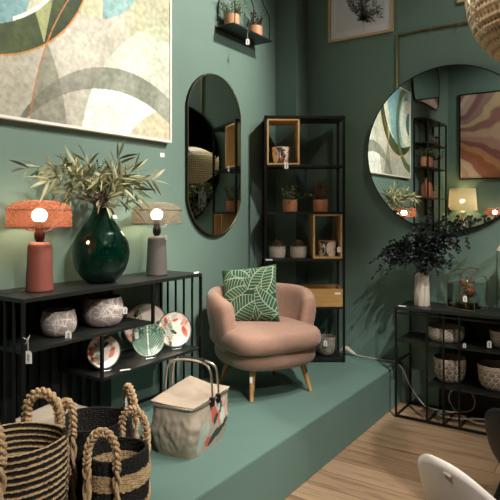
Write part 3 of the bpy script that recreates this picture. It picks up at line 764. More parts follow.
# cushion
def cushion():
    t = thing('throw_cushion', 'green square cushion with cream leaf-vein pattern leaning in the pink armchair', 'cushion', (-2.36, 3.515, 1.018))
    t.rotation_euler = (R(-18), R(-7), R(22))
    S = .213; random.seed(9)
    leaves = [(-.9, .55, -.15, 1.1, .42), (-.95, .0, .25, 1.1, .36), (-.15, .95, -.75, 1.25, .36), (.0, .15, .9, 1.1, .36), (-.75, -.95, .55, 1.5, .46), (.15, -1.0, .55, 1.3, .38), (.9, .95, -1.9, 1.2, .34), (1.0, -.75, 2.2, 1.2, .34), (-.6, .95, -.5, .8, .3)]
    def pat(u, v):
        c = lin('#27503b')
        for (x, y, an, L, W) in leaves:
            s = ((u-x)*math.cos(an)+(v-y)*math.sin(an))/L; q = (-(u-x)*math.sin(an)+(v-y)*math.cos(an)); 
            if 0 < s < 1:
                w = W*math.sin(PI*s**.8)**.8; q2 = q-.12*math.sin(s*PI)
                if abs(q2) < w:
                    c = lin('#2f5c45')
                    k = ((s*L*8.5-abs(q2)*5) % 1)
                    if k < .2: c = lin('#aab89a')
                    if abs(q2) < .015 or abs(abs(q2)-w) < .018: c = lin('#b9c4a4')
        return c
    def surf(sg):
        def f(i, j):
            x, y = i*2-1, j*2-1; d = (1-x**4)*(1-y**4); pin = 1-.07*(1-abs(x)**2)*abs(y)**3; pin2 = 1-.07*(1-abs(y)**2)*abs(x)**3
            return Vector((x*S*pin2, sg*.068*max(0, d)**.55, y*S*pin))
        return f
    mb = MB(); mb.grid(surf(-1), 200, 200); mb.grid(surf(1), 60, 60)
    mb.build('cover', painted('cushion_cloth', .85, .12, 60, .3, 300), t, color=lambda co: pat(co.x/S, co.z/S), auto=70)
    e = MB(); f = surf(0); pts = [f(i/20, 0) for i in range(20)]+[f(1, i/20) for i in range(20)]+[f(1-i/20, 1) for i in range(20)]+[f(0, 1-i/20) for i in range(20)]
    e.tube(pts, .004, 6, closed=True).build('piping', mat('cushion_piping', '#5f8768', .8), t)
cushion()
MB().box((-.009, -.001, -.02), (.009, .001, .02)).build('leg_sticker', PAPER, smooth=False)
bpy.data.objects['leg_sticker'].location = (-2.124, 3.178, .50); bpy.data.objects['leg_sticker'].rotation_euler = (R(-3), 0, R(30)); attach(bpy.data.objects['leg_sticker'], chair_)

# ------------------------------------------------------------------ tall corner shelf
TH = math.atan(378/563)
def shelf_unit(name, label, loc, rz, W, Dp, Hh, levels, top=True, mid=True):
    t = thing(name, label, 'shelf', loc, rz); w = .02
    for x in (w/2, W-w/2):
        for y in (w/2, Dp-w/2): MB().bar((x, y, 0), (x, y, Hh), w).build('post', BLK, t, smooth=False)
    for z in levels: MB().box((.004, .004, z-.018), (W-.004, Dp-.004, z)).build('shelf_board', BLKW, t, smooth=False)
    fr = MB()
    for z in (Hh-w/2,):
        for y in (w/2, Dp-w/2): fr.bar((0, y, z), (W, y, z), w)
        for x in (w/2, W-w/2): fr.bar((x, 0, z), (x, Dp, z), w)
    fr.build('top_rail', BLK, t, smooth=False); return t
SL = (-2.602, 4.098, PH)
SRZ = R(35.3)
LV = [.03, .48, .897, 1.301, 1.71, 2.128]
shelf_unit('shelving_unit', 'tall open black metal shelving unit standing across the corner', SL, SRZ, .70, .31, 2.134, LV)
MT = Matrix.Translation(SL) @ Matrix.Rotation(SRZ, 4, 'Z')
def onS(x, y, z): return MT @ Vector((x, y, z))
def open_box(name, label, x0, x1, z0, z1, dp=.30, th=.014, y0=.008):
    t = thing(name, label, 'box', onS((x0+x1)/2, y0, z0), SRZ, 'oak box frames'); w = (x1-x0)/2; h = z1-z0
    MB().box((-w, 0, 0), (w, dp, th)).build('bottom_board', OAKX, t, smooth=False)
    MB().box((-w, 0, h-th), (w, dp, h)).build('top_board', OAKX, t, smooth=False)
    MB().box((-w, 0, th), (-w+th, dp, h-th)).build('side_board', OAK, t, smooth=False)
    MB().box((w-th, 0, th), (w, dp, h-th)).build('side_board', OAK, t, smooth=False)
    return t
open_box('wooden_box', 'open oak box frame in the top left compartment of the tall shelving unit', .024, .305, 1.711, 2.108)
open_box('wooden_box', 'open oak box frame with a leaf-printed pot, at the right of the tall shelving unit', .425, .675, .898, 1.282)
t = thing('wooden_tray', 'shallow oak crate with low sides on the tall shelving unit behind the armchair', 'crate', onS(.49, .006, .481), SRZ)
for a, b, n_ in (((-.195, 0, 0), (.195, .014, .155), 'front_board'), ((-.195, .286, 0), (.195, .3, .155), 'back_board'), ((-.195, .014, 0), (-.181, .286, .155), 'side_board'), ((.181, .014, 0), (.195, .286, .155), 'side_board'), ((-.181, .014, 0), (.181, .286, .012), 'bottom_board')):
    MB().box(a, b).build(n_, OAKX, t, smooth=False)
MB().box((.12, -.002, .105), (.17, 0, .125)).build('sticker', PAPER, t, smooth=False)
def motif_cyl(kind, seed, r, h, base):
    f = motif(kind, seed)
    def g(co):
        a = math.atan2(co.y, co.x); return f(((a*r*10+1) % 2)-1, (co.z/h*2-1)*h*5) if 0 < co.z < h*.97 else lin(base)
    return g
potted('potted_plant', 'terracotta pot with a green bushy plant, left of two on the tall shelving unit', 'plant', onS(.235, .15, 1.301), .066, .11, TERRA, LGR, 'bush', 21)
potted('potted_plant', 'terracotta pot with a reddish plant, right of two on the tall shelving unit', 'plant', onS(.508, .15, 1.301), .066, .11, TERRA, LRED, 'dots', 22)
WPOT = mat('pale_stone_pot', '#b5aca0', .85, var=.15, nscale=60, bmp=.4, bscale=120); CONE = mat('brown_cone_leaf', '#6d574b', .8, var=.5, nscale=70)
potted('potted_succulent', 'pale pot with a domed brown succulent, left of two on the tall shelving unit', 'plant', onS(.122, .15, .897), .074, .10, WPOT, CONE, 'succulent', 23)
potted('potted_succulent', 'pale pot with a domed brown succulent, right of two, beside the lower oak box', 'plant', onS(.31, .15, .897), .074, .10, WPOT, CONE, 'succulent', 24)
o = bowl('flower_pot', 'cream pot with coral and black leaves in the upper oak box', onS(.155, .14, 1.7255), .082, .145, motif_cyl('plain', 31, .08, .145, '#d9c9b4'), PCER, 'taper')
o = bowl('flower_pot', 'coral and cream leaf-printed pot in the lower oak box', onS(.565, .14, .9125), .082, .135, motif_cyl('plain', 33, .08, .135, '#c9846b'), PCER, 'straight')
def speck(c0, c1, sc, thr=0):
    def f(co):
        n = noise.noise(co*sc); return lin(c0) if n > thr else lin(c1)
    return f
bowl('flower_pot', 'grey relief-patterned pot on the bottom board of the tall shelving unit', onS(.555, .14, .031), .082, .165, speck('#a59c90', '#7d7469', 90), PCER, 'bucket')
price_tag(onS(.19, .0, 1.73), TH, 'white price tag in front of the upper oak box', 1.3, .0)
price_tag(onS(.645, .0, 1.0), TH, 'white price tag at the lower right corner of the lower oak box', 1.1, .0)
price_tag(onS(.535, .045, .18), TH, 'white price tag on the grey pot at the foot of the tall shelving unit', 1.2, .0)
tag(MB().box((.01, -.002, -.014), (.07, .0, -.002)).build('shelf_strip', PAPER, smooth=False, T=Matrix.Translation(onS(0, 0, .897)) @ Matrix.Rotation(TH, 4, 'Z')), 'white price strip on the shelf edge under the left succulent pot', 'label')

# ------------------------------------------------------------------ back wall: prints, round mirror
def print_frame(label, x0, x1, z0, z1, seed):
    cx = (x0+x1)/2; t = thing('framed_print', label, 'picture', (cx, YB, z0)); w = (x1-x0)/2; h = z1-z0; fw_ = .02; d = -.03
    for a, b in (((-w, d, 0), (w, 0, fw_)), ((-w, d, h-fw_), (w, 0, h)), ((-w, d, fw_), (-w+fw_, 0, h-fw_)), ((w-fw_, d, fw_), (w, 0, h-fw_))):
        MB().box(a, b).build('frame', mat('pale_oak_frame', '#d8bb90', .5, var=.08, nscale=60), t, smooth=False)
    MB().box((-w+fw_, -.014, fw_), (w-fw_, -.004, h-fw_)).build('mat_board', mat('print_paper', '#efebf1', .8, var=.02), t, smooth=False)
    MB().box((-w+.075, -.0155, .085), (w-.075, -.0142, h-.085)).build('print_sheet', mat('print_inner', '#e4dfe8', .8, var=.04, nscale=5), t, smooth=False)
    random.seed(seed); lf = MB(); lf.open = True
    o_ = Vector((.03, -.0175, .125))
    for k in range(13):
        a = random.uniform(-1.2, 1.2)+PI/2; L = random.uniform(.12, .42); p = o_.copy(); d2 = a
        pts = [p.copy()]
        for i in range(9):
            d2 += random.uniform(-.22, .22); p = p+Vector((math.cos(d2), 0, math.sin(d2)))*L/9; p.x = max(-w+.09, min(w-.09, p.x)); pts.append(p.copy())
            for s in (-1, 1):
                if random.random() < .8 and abs(p.x) < w-.11:
                    lf.leaf(p, (math.cos(d2+s*.8), 0, math.sin(d2+s*.8)), random.uniform(.03, .055), random.uniform(.01, .02), up=(0, -1, 0), curl=0)
        lf.tube(pts, .001, 4)
    lf.tube([o_+Vector((.01, 0, -.08)), o_], .0015, 4)
    for v in lf.v: v.y = -.0175
    lf.build('botanical_drawing', mat('sketch_ink', '#7d8482', .8, var=.6, nscale=90), t)
    return t
print_frame('botanical pencil print in an oak frame high on the back wall, left one', -2.324, -1.704, 3.222, 4.05, 5)
print_frame('second oak-framed print at the top edge beside the rattan pendant', -1.16, -.54, 3.355, 4.18, 6)
t = thing('round_mirror', 'large round black-rimmed mirror hung from a brass rail on the back wall', 'mirror', (-1.243, YB-.045, 2.164))
Rm = .683; cp = [(Rm*math.cos(2*PI*k/96), Rm*math.sin(2*PI*k/96)) for k in range(96)]
b2 = MB(); b2.prism(cp, (0.006, .022), ax=(0, 2)); b2.build('backing_board', BLK, t, smooth=False)
b3 = MB(); b3.tube([(p[0], .008, p[1]) for p in cp], .0075, 8, closed=True); b3.build('rim', BLK, t)
MB().prism([(p[0]*.995, p[1]*.995) for p in cp], (-.001, .004), ax=(0, 2)).build('glass', m_mirror, t, smooth=False)
rl = MB(); xl = -.424
rl.bar((xl, .032, -.55), (xl, .032, 1.02), .017); rl.bar((-xl+.06, .032, -.55), (-xl+.06, .032, 1.02), .017); rl.bar((xl-.011, .032, 1.02), (-xl+.07, .032, 1.02), .016)
rl.build('hanging_rail', GOLD, t, smooth=False)
hk = MB()
for x in (-.13, .1): hk.tube([(x, .03, 1.03), (x, .005, 1.025), (x+.005, .0, 1.0), (x, .008, .985)], .003, 5)
hk.build('hook', GOLD, t)

# ------------------------------------------------------------------ right console
CX, CY = -1.544, 4.40
t = thing('console_shelf', 'long low black metal console shelf under the round mirror', 'shelf', (CX, CY, 0)); L = 1.75; Dp = .375
MB().box((-.012, -.01, .862), (L, Dp, .885), .002).build('tabletop', BLKW, t, smooth=False)
MB().box((0, .004, .605), (L, Dp-.01, .622)).build('shelf_board', BLKW, t, smooth=False)
MB().box((.247, .004, .288), (L, Dp-.01, .305)).build('shelf_board', BLKW, t, smooth=False)
for x in (0, L-.01):
    for y in (0, Dp-.015): MB().bar((x, y, 0), (x, y, .865), .016).build('post', BLK, t, smooth=False)
for x in (.247, .373, .489): MB().bar((x, 0, 0), (x, 0, .865), .013).build('bar', BLK, t, smooth=False)
MB().bar((.247, Dp-.015, 0), (.247, Dp-.015, .865), .012).build('bar', BLK, t, smooth=False)
for y in (0, Dp-.015): MB().bar((0, y, .012), (L, y, .012), .018).build('base_rail', BLK, t, smooth=False)
for x in (0, .247, .373, .489): MB().bar((x, 0, .012), (x, Dp-.015, .012), .014).build('base_rail', BLK, t, smooth=False)
MB().bar((0, 0, .44), (0, Dp-.015, .44), .012).build('side_rail', BLK, t, smooth=False)
MB().bar((0, 0, .835), (L, 0, .835), .012).build('front_rail', BLK, t, smooth=False)
MB().box((.26, Dp-.006, .03), (L, Dp-.001, .86)).build('back_panel', MATS['black_panel'], t, smooth=False)
def scales(r, h, c0, c1, n=14, rows=4.5, rim=.84):
    def f(co):
        a = math.atan2(co.y, co.x)/(2*PI)*n; z = co.z/h/rim*rows
        if co.z > h*rim: return lin('#b7a795')
        best = 0
        row = math.floor(z)
        for rr in (row+1, row):
            x = (a+(rr % 2)*.5) % 1-.5; y = z-rr; d = math.hypot(x*1.9, (y+ .0) )
            if y <= 1 and d < 1.0 and y > -1:
                best = d
                if y >= 0 or abs(x) < .5: break
        return lin(c0) if .78 < best else (lin(c1) if best > .35 else mixc(lin(c0), lin(c1), .6))
    return f
def zig(co):
    a = math.atan2(co.y, co.x)*18; z = co.z*260; k = math.sin(z+math.sin(a)*2.2)
    return lin('#b1a99b') if k > -.1 else lin('#857c70')
o = bowl('flower_pot', 'low wide grey patterned pot on the upper shelf of the right console', (-1.205, 4.59, .622), .142, .11, zig, PCER, 'low')
bowl('flower_pot', 'low grey patterned pot at the right edge, upper shelf of the right console', (-.765, 4.58, .622), .105, .13, zig, PCER, 'bucket')
bowl('flower_pot', 'brown and cream scale-patterned pot on the lower shelf behind the console bars', (-1.17, 4.58, .305), .122, .19, scales(.11, .19, '#cdbfae', '#7a6c62'), PCER, 'bucket', seg=110)
bowl('flower_pot', 'brown and cream scale-patterned pot on the lower shelf at the right edge', (-.835, 4.57, .305), .122, .185, scales(.11, .185, '#cdbfae', '#7a6c62'), PCER, 'bucket', seg=110)
price_tag((-.855, 4.46, .685), R(8), 'white price tag on the right-hand grey pot of the right console', 1.2, .0)
price_tag((-1.02, 4.41, .655), R(8), 'small white price tag lying on the upper shelf of the right console', .8, .0)
tag(MB().box((.0, 0, 0), (.06, .02, .003)).build('shelf_strip', PAPER, smooth=False, T=Matrix.Translation((CX+.01, CY+.02, .886))), 'white price strip on the left end of the right console top', 'label')
# vase + eucalyptus
def birch(co):
    n = noise.noise(Vector((co.x*34, co.y*34, co.z*26)))+.5*noise.noise(Vector((co.x*80, co.y*80, co.z*50)))
    return mixc(lin('#ded6c9'), lin('#8d7462'), max(0, min(1, (n-.30)*4)))
t = thing('ceramic_vase', 'slim cream vase with brown birch-like flecks on the right console', 'vase', (-1.387, 4.57, .885))
MB().lathe([(0, 0), (.060, 0), (.063, .005), (.060, .12), (.055, .22), (.054, .268), (.048, .268), (.048, .03), (0, .03)], 48).build('body', PCER, t, color=birch)
EUC = mat('dark_eucalyptus_leaf', '#151c1b', .5, var=.35, nscale=30); EST = mat('dark_stem', '#141615', .7)
eb = (-1.387, 4.57, 1.12)
et = [((-1.80, 4.52, 1.22), .20), ((-1.76, 4.46, 1.10), .26), ((-1.72, 4.55, 1.28), .16), ((-1.64, 4.44, 1.14), .24), ((-1.66, 4.5, 1.34), .14), ((-1.55, 4.42, 1.22), .18), ((-1.50, 4.5, 1.42), .06),
      ((-1.38, 4.52, 1.56), .03), ((-1.30, 4.48, 1.66), .03), ((-1.22, 4.52, 1.56), .06), ((-1.12, 4.48, 1.50), .10), ((-1.0, 4.5, 1.60), .08), ((-.93, 4.46, 1.58), .12), ((-1.10, 4.42, 1.30), .16), ((-1.22, 4.45, 1.26), .14), ((-1.30, 4.40, 1.16), .16), ((-1.18, 4.5, 1.38), .12), ((-1.42, 4.42, 1.30), .14), ((-1.30, 4.55, 1.42), .08), ((-1.45, 4.55, 1.5), .05), ((-1.36, 4.42, 1.20), .17)]
for i, (tp, sg) in enumerate(et):
    branch('eucalyptus_branch', 'almost black eucalyptus branch with small round leaves in the cream flecked vase', 'branch', 'dark eucalyptus branches in the cream flecked vase', eb, tp, 30, .026, .020, EUC, EST, sg, 100+i, .95, True, 6, .28, .0022)
# bird cage cloche
t = thing('birdcage_lantern', 'glass-sided brass birdcage lantern with dried flowers on the right console', 'lantern', (-1.046, 4.60, .885), R(-18))
w, dpt, hw_ = .115, .09, .20
mb = MB(); NA = 12
for s in (-1, 1):
    pts = [(w*math.cos(a), s*dpt, hw_+w*1.0*math.sin(a)) for a in [PI*k/NA for k in range(NA+1)]]
    mb.tube([(w, s*dpt, .0)]+pts+[(-w, s*dpt, 0)], .0036, 6)
for k in range(0, NA+1, 2):
    a = PI*k/NA; mb.tube([(w*math.cos(a), -dpt, hw_+w*math.sin(a)), (w*math.cos(a), dpt, hw_+w*math.sin(a))], .0022, 6)
mb.tube([(w, dpt, 0.006), (w, -dpt, .006), (-w, -dpt, .006), (-w, dpt, .006)], .003, 6, closed=True)
for s in (-1, 1): mb.tube([(-w, s*dpt, hw_), (w, s*dpt, hw_)], .0022, 6)
mb.build('brass_frame', GOLD, t)
def thin_glass():
    m, nt, b, out = newmat('clear_pane'); nt.nodes.remove(b)
    tr = nt.nodes.new('ShaderNodeBsdfTransparent'); gl = nt.nodes.new('ShaderNodeBsdfGlossy'); gl.inputs['Roughness'].default_value = .02
    tr.inputs[0].default_value = (.88, .93, .9, 1)
    fr = nt.nodes.new('ShaderNodeFresnel'); fr.inputs[0].default_value = 1.35
    x = nt.nodes.new('ShaderNodeMixShader'); nt.links.new(fr.outputs[0], x.inputs[0]); nt.links.new(tr.outputs[0], x.inputs[1]); nt.links.new(gl.outputs[0], x.inputs[2]); nt.links.new(x.outputs[0], out.inputs[0]); return m
PANE = thin_glass()
g = MB()
for s in (-1, 1):
    g.add([(s*w, -dpt, .008), (s*w, dpt, .008), (s*w, dpt, hw_), (s*w, -dpt, hw_)], [(0, 1, 2, 3)]); g.add([(-w, s*dpt, .008), (w, s*dpt, .008), (w, s*dpt, hw_), (-w, s*dpt, hw_)], [(0, 1, 2, 3)])
g.build('glass_pane', PANE, t, smooth=False)
random.seed(5); df = MB(); df.open = True
for k in range(150):
    a = random.uniform(0, 2*PI); q = random.uniform(0, .085); p = Vector((q*math.cos(a), q*math.sin(a)*.8, random.uniform(.0, .03)))
    df.leaf(p, (math.cos(a), math.sin(a), random.uniform(.1, 1.2)), random.uniform(.02, .05), random.uniform(.008, .018))
df.build('dried_moss', mat('dried_moss', '#5c4630', .9, var=.6, nscale=60), t)
st = MB(); fl = MB(); 
for k in range(5):
    x = random.uniform(-.05, .05); y = random.uniform(-.04, .04); hh = random.uniform(.1, .26); st.tube(catmull([(x*.3, y*.3, .0), (x, y, hh*.5), (x*.7, y, hh)], 4), .004, 5)
st.build('twig', GOLD, t)
fl.sphere((.045, -.03, .135), .042, 14, 8, (1, .9, .9)); fl.sphere((-.02, -.02, .20), .026, 12, 8); fl.sphere((.0, .03, .17), .028, 12, 8)
fl.build('dried_flower', mat('dried_rose', '#7a4a34', .85, var=.5, nscale=80, bmp=.8, bscale=90, bdist=.01), t)
MB().lathe([(0, 0), (.03, .004), (.024, .05), (.01, .12), (.012, .2), (0, .26)], 12).build('ornament', GOLD, t)
price_tag((-1.03, 4.47, 1.005), R(10), 'white price tag on the brass birdcage lantern', 1.1, .0)
# white lamp on the right
t = thing('table_lamp', 'white cone-shaded lamp just entering at the right edge above the right console', 'lamp', (-.672, 4.59, .885))
MB().lathe([(0, 0), (.07, 0), (.07, .015), (.02, .03), (.014, .2), (.02, .44), (0, .44)], 24).build('base', mat('white_ceramic', '#d8d4cb', .4), t)
s2 = MB(); s2.lathe([(.155, .47), (.085, .60)], 40); s2.f = [f for f in s2.f if len(f) <= 4]; s2.open = True
s2.build('lamp_shade', mesh_shade_mat('white_shade', '#e9e4d8', .97, '#f3efe6'), t)
MB().sphere((0, 0, .50), .026, 14, 8).build('bulb', emat('soft_bulb', '#ffdfae', 22), t)
# ------------------------------------------------------------------ extension cable
CAB = mat('grey_cable', '#bab8aa', .5, var=.05)
pts = [(-2.10, 4.74, .372), (-2.03, 4.745, .352), (-1.9, 4.74, .347), (-1.80, 4.74, .347), (-1.67, 4.72, .352), (-1.60, 4.72, .30), (-1.55, 4.715, .20), (-1.48, 4.70, .11), (-1.42, 4.69, .05), (-1.36, 4.67, .032), (-1.25, 4.66, .03), (-1.14, 4.70, .03)]
pts += [(-1.11+.10*math.sin(a_), 4.715-.01*k_/8, .13-.10*math.cos(a_)) for k_, a_ in enumerate([PI*2*q/9 for q in range(1, 9)])]
pts += [(-1.16, 4.68, .03), (-1.27, 4.60, .028), (-1.20, 4.54, .028), (-1.05, 4.58, .028), (-.93, 4.66, .028), (-.86, 4.60, .028), (-.95, 4.54, .028), (-1.08, 4.62, .028)]
t = thing('extension_cable', 'grey extension cable running from the platform down behind the right console', 'cable', (-2.1, 4.74, .36))
T0 = Matrix.Translation((2.1, -4.74, -.36))
MB().tube(catmull(pts, 10), .0054, 8).build('cord', CAB, t, T=T0)
MB().tube([(-2.175, 4.72, .375), (-2.15, 4.725, .40), (-2.12, 4.735, .40), (-2.07, 4.742, .37), (-2.03, 4.745, .352)], [.012, .024, .026, .016, .007], 12).build('plug', mat('grey_plug', '#b8b19f', .5), t, T=T0)

# ------------------------------------------------------------------ rattan pendant
def pendant():
    c = Vector((-.20, 2.10, 2.385)); t = thing('rattan_pendant', 'woven natural rattan pendant lampshade at the top right corner', 'pendant lamp', c)
    Rr = .275; NU, NV = 300, 150
    def f(i, j):
        a = 2*PI*i; v = .06+j*.88; ph = v*PI; rr = math.sin(ph)**.8; zz = -math.cos(ph)
        wv = math.sin(a*44+v*80)*math.sin(a*44-v*80)
        r = Rr*(rr)+.0028*wv+.001*math.sin(v*240)
        return Vector((r*math.cos(a), r*math.sin(a), zz*Rr*.93))
    def col(co):
        a = math.atan2(co.y, co.x); v = math.acos(max(-1, min(1, -co.z/(Rr*.93))))/PI
        wv = math.sin(a*44+v*80)*math.sin(a*44-v*80); n = noise.noise(co*60)
        hole = wv < -.72
        c = mixc(lin('#b88a5c'), lin('#f0d2a8'), max(0, min(1, .6+wv*.45+n*.3)))
        return lin('#3a2413') if hole else c
    mb = MB(); mb.grid(f, NU, NV, cu=True); mb.open = True
    o = mb.build('woven_shade', painted('rattan', .6, .2, 120, .4, 300), t, color=col, auto=90)
    s = o.modifiers.new('thick', 'SOLIDIFY'); s.thickness = .006
    q = MB(); q.tube([f(k/40, 0)*1.0 for k in range(40)], .01, 6, closed=True); q.tube([f(k/40, 1) for k in range(40)], .01, 6, closed=True)
    q.build('rim_ring', mat('rattan_rim', '#a9743f', .6, var=.2), t)
    lp = MB(); random.seed(4)
    for k in range(9):
        a = R(216+k*.5); v0 = .30+k*.05; 
        P = [Vector((Rr*math.sin(v*PI)**.8*(1.0+b)*math.cos(a), Rr*math.sin(v*PI)**.8*(1.0+b)*math.sin(a), -math.cos(v*PI)*Rr*.93*(1+b*.5))) for v, b in ((v0, .0), (v0+.02, .06), (v0+.05, .07), (v0+.07, .0))]
        lp.tube(catmull(P, 4), .003, 5)
    lp.build('cord_loop', mat('cream_cord', '#e6dcc4', .7), t)
    MB().tube([(0, 0, Rr*.9), (0, 0, ZC-c.z)], .004, 6).build('cable', BLK, t)
    MB().sphere((0, 0, 0.02), .045, 16, 10).build('bulb', emat('pendant_bulb', '#ffe8c8', 12), t)
    return t
pen = pendant()
dup(pen, (-.12, 3.10, 2.32), 0, scale=(1.5, 1.5, 1.05), label='second rattan pendant lampshade, seen only in the oval mirror')

# ------------------------------------------------------------------ shell chairs at the lower right
def shellchair(label, loc, rz, m, legm):
    t = thing('shell_chair', label, 'chair', loc, rz)
    def rimz(e):   # e 0 back .. 1 front
        pts = [(0, .80), (.05, .797), (.09, .785), (.13, .765), (.18, .73), (.24, .68), (.32, .62), (.42, .56), (.6, .50), (.8, .455), (1, .435)]
        for (a, za), (b, zb) in zip(pts, pts[1:]):
            if e <= b: k = (e-a)/(b-a); return za+(zb-za)*k
        return pts[-1][1]
    def f(u, v):
        th = u*2*PI; e = abs(((u*2+1) % 2)-1) ; e = 1-e if False else e
        e = min(u, 1-u)*2; dx, dy = math.sin(th), -math.cos(th); zr = rimz(e)
        zb = .43; q = v; rr = math.sin(min(1, q*1.0)*PI/2)**.62
        z = zb+(zr-zb)*max(0, q)**2.6+ (0 if q > .0 else 0)
        lean = -.09*max(0, (z-.5))/.33*max(0, -dy)**.7
        return Vector((dx*.27*rr, dy*.235*rr+lean+.02, z-.0))
    mb = MB(); mb.grid(f, 96, 30, cu=True); mb.open = True
    o = mb.build('shell', m, t, auto=90); s = o.modifiers.new('thick', 'SOLIDIFY'); s.thickness = .008
    for sx in (-1, 1):
        for sy in (-1, 1): MB().tube([(sx*.24, sy*.22, 0), (sx*.13, sy*.11, .43)], [.010, .016], 12).build('leg', legm, t)
    return t
WHC = mat('white_plastic', '#e8dfd6', .4, var=.02, spec=.5)
wch = shellchair('white moulded shell chair in the lower right foreground', (-.385, 2.17, 0), TH+R(-60), WHC, LEGW); wch.scale = (1.04, 1.04, 1.035)
stk = MB().box((-.014, -.0008, -.011), (.014, .0008, .011)).box((-.009, -.0013, -.006), (.009, -.0007, .003)).build('price_sticker', mat('sticker_paper', '#c9b8ac', .7, var=.1, nscale=200), smooth=False)
stk.location = (-.4888, 1.8915, .795); stk.rotation_euler = (R(-16), R(14), R(-20)); stk.parent = wch
stk.matrix_parent_inverse = (Matrix.Translation(wch.location) @ wch.rotation_euler.to_matrix().to_4x4() @ Matrix.Diagonal((1.04, 1.04, 1.035, 1))).inverted()
shellchair('black moulded shell chair cut off by the right edge', (-.30, 2.85, 0), TH+R(-62), mat('black_plastic_shell', '#0e0f10', .5, var=.05, spec=.3), BLK)

# ------------------------------------------------------------------ seen only in the mirrors
t = thing('abstract_painting', 'pink and ochre abstract landscape painting in a thin black frame, seen in the round mirror', 'painting', (-1.72, YF, 2.245))
w, h = .83, 1.52
def pinkf(co):
    u, v = co.x/w, co.z/h
    k = 2.4+math.atan2(v-.42+.10*math.sin(u*3+v*4), u+1.5)*3.4+.35*noise.noise(Vector((u*1.5, v*1.5, 3))); n = noise.noise(Vector((u*4, v*9, 0)))*.15; k = (k+n)
    P = ['#c9a79b', '#d9bfae', '#b0705e', '#a9684a', '#c08a62', '#8f5a55', '#b98a7d', '#c9a58c', '#9a6b62', '#c9b089', '#a87f76', '#8f6a66']
    i = int(k*2.6) % len(P); f = (k*2.6) % 1; return mixc(lin(P[i]), lin(P[(i+1) % len(P)]), max(0, f*4-3))
mb = MB(); mb.grid(lambda a, b: Vector((-w+2*w*a, .032, h*b)), 140, 120); mb.build('canvas', painted('canvas_paint', .75), t, color=pinkf)
MB().box((-w, .004, 0), (w, .028, h)).build('backing', MATS['raw_backing'], t, smooth=False)
fr = MB()
for a, b in (((-w-.02, 0, -.02), (w+.02, .045, 0)), ((-w-.02, 0, h), (w+.02, .045, h+.02)), ((-w-.02, 0, 0), (-w, .045, h)), ((w, 0, 0), (w+.02, .045, h))): fr.box(a, b)
fr.build('frame', BLK, t, smooth=False)
t = thing('wall_mirror', 'pebble-shaped black-rimmed mirror, seen reflected in the round mirror', 'mirror', (XL, .2, 3.55))
pp = [(.70, .12), (.62, .28), (.35, .42), (-.2, .62), (-.55, .62), (-.72, .45), (-.76, .1), (-.66, -.12), (-.5, -.15), (.1, -.14), (.50, -.17), (.62, -.12)]
pc = catmull([(0, a, b) for a, b in pp+[pp[0]]], 5)[:-1]; pl = [(p.y, p.z) for p in pc]
MB().prism(pl, (0, .02), ax=(1, 2)).build('backing_board', BLK, t, smooth=False)
MB().tube([(.02, a, b) for a, b in pl], .012, 6, closed=True).build('rim', BLK, t)
MB().prism([(a*.985, b*.985) for a, b in pl], (.021, .024), ax=(1, 2)).build('glass', m_mirror, t, smooth=False)
t = thing('shelving_unit', 'tall narrow black shelving unit on the left wall, seen in the round mirror', 'shelf', (-2.545, -.255, 0), R(90)); W, Dp = 1.06, .232
for x in (.01, .42, W-.01):
    for y in (.01, Dp-.01): MB().bar((x, y, 0), (x, y, 3.10), .022).build('post', BLK, t, smooth=False)
for z in (.1, .6, 1.05, 1.46, 1.86, 2.34, 2.72, 3.10): MB().box((0, .0, z-.02), (W, Dp, z)).build('shelf_board', BLKW, t, smooth=False)
for i, (y, z) in enumerate(((.72, 2.34), (.55, 2.34))):
    potted('potted_plant', ('left' if i else 'right')+' terracotta-potted green plant on the narrow shelving unit in the round mirror', 'plant', (-2.62, y, z), .075, .15, TERRA, LG, 'bush', 50+i)
t = thing('bottle_vase', 'coral bottle-shaped vase on the narrow shelving unit, seen in the round mirror', 'vase', (-2.63, .60, 1.86))
MB().lathe([(0, 0), (.085, 0), (.09, .01), (.09, .16), (.07, .22), (.03, .26), (.028, .30), (0, .30)], 28).build('body', mat('coral_ceramic', '#c07457', .5), t)
potted('potted_plant', 'dark leafy plant in a pale pot on the narrow unit in the round mirror', 'plant', (-2.63, .1, 2.34), .075, .14, WPOT, LDR, 'dots', 53)
bowl('flower_pot', 'cream leaf-printed pot seen in the round mirror, high on the narrow shelving unit', (-2.63, .1, 2.72), .08, .15, motif_cyl('plain', 41, .08, .15, '#d9c9b4'), PCER, 'taper')
bowl('flower_pot', 'pale pink pot seen in the round mirror, beside the coral vase', (-2.63, .12, 1.86), .08, .11, speck('#d6b9a4', '#caa68f', 30), PCER, 'taper')
t = thing('table_lamp', 'lit lamp with wide cream drum shade, seen in the round mirror', 'lamp', (-2.47, -1.03, 1.231))
MB().lathe([(0, 0), (.08, 0), (.085, .02), (.05, .06), (.04, .3), (.05, .4), (.012, .42), (.012, .5), (0, .5)], 28).build('base', mat('cream_ceramic', '#d8cfc0', .5), t)
s2 = MB(); s2.lathe([(.25, .43), (.22, .82)], 40); s2.f = [f for f in s2.f if len(f) <= 4]; s2.open = True
s2.build('lamp_shade', mesh_shade_mat('cream_shade', '#efe3c4', .97, '#f6ecd2'), t)
MB().sphere((0, 0, .6), .04, 14, 8).build('bulb', emat('cream_bulb', '#ffdca8', 140), t)

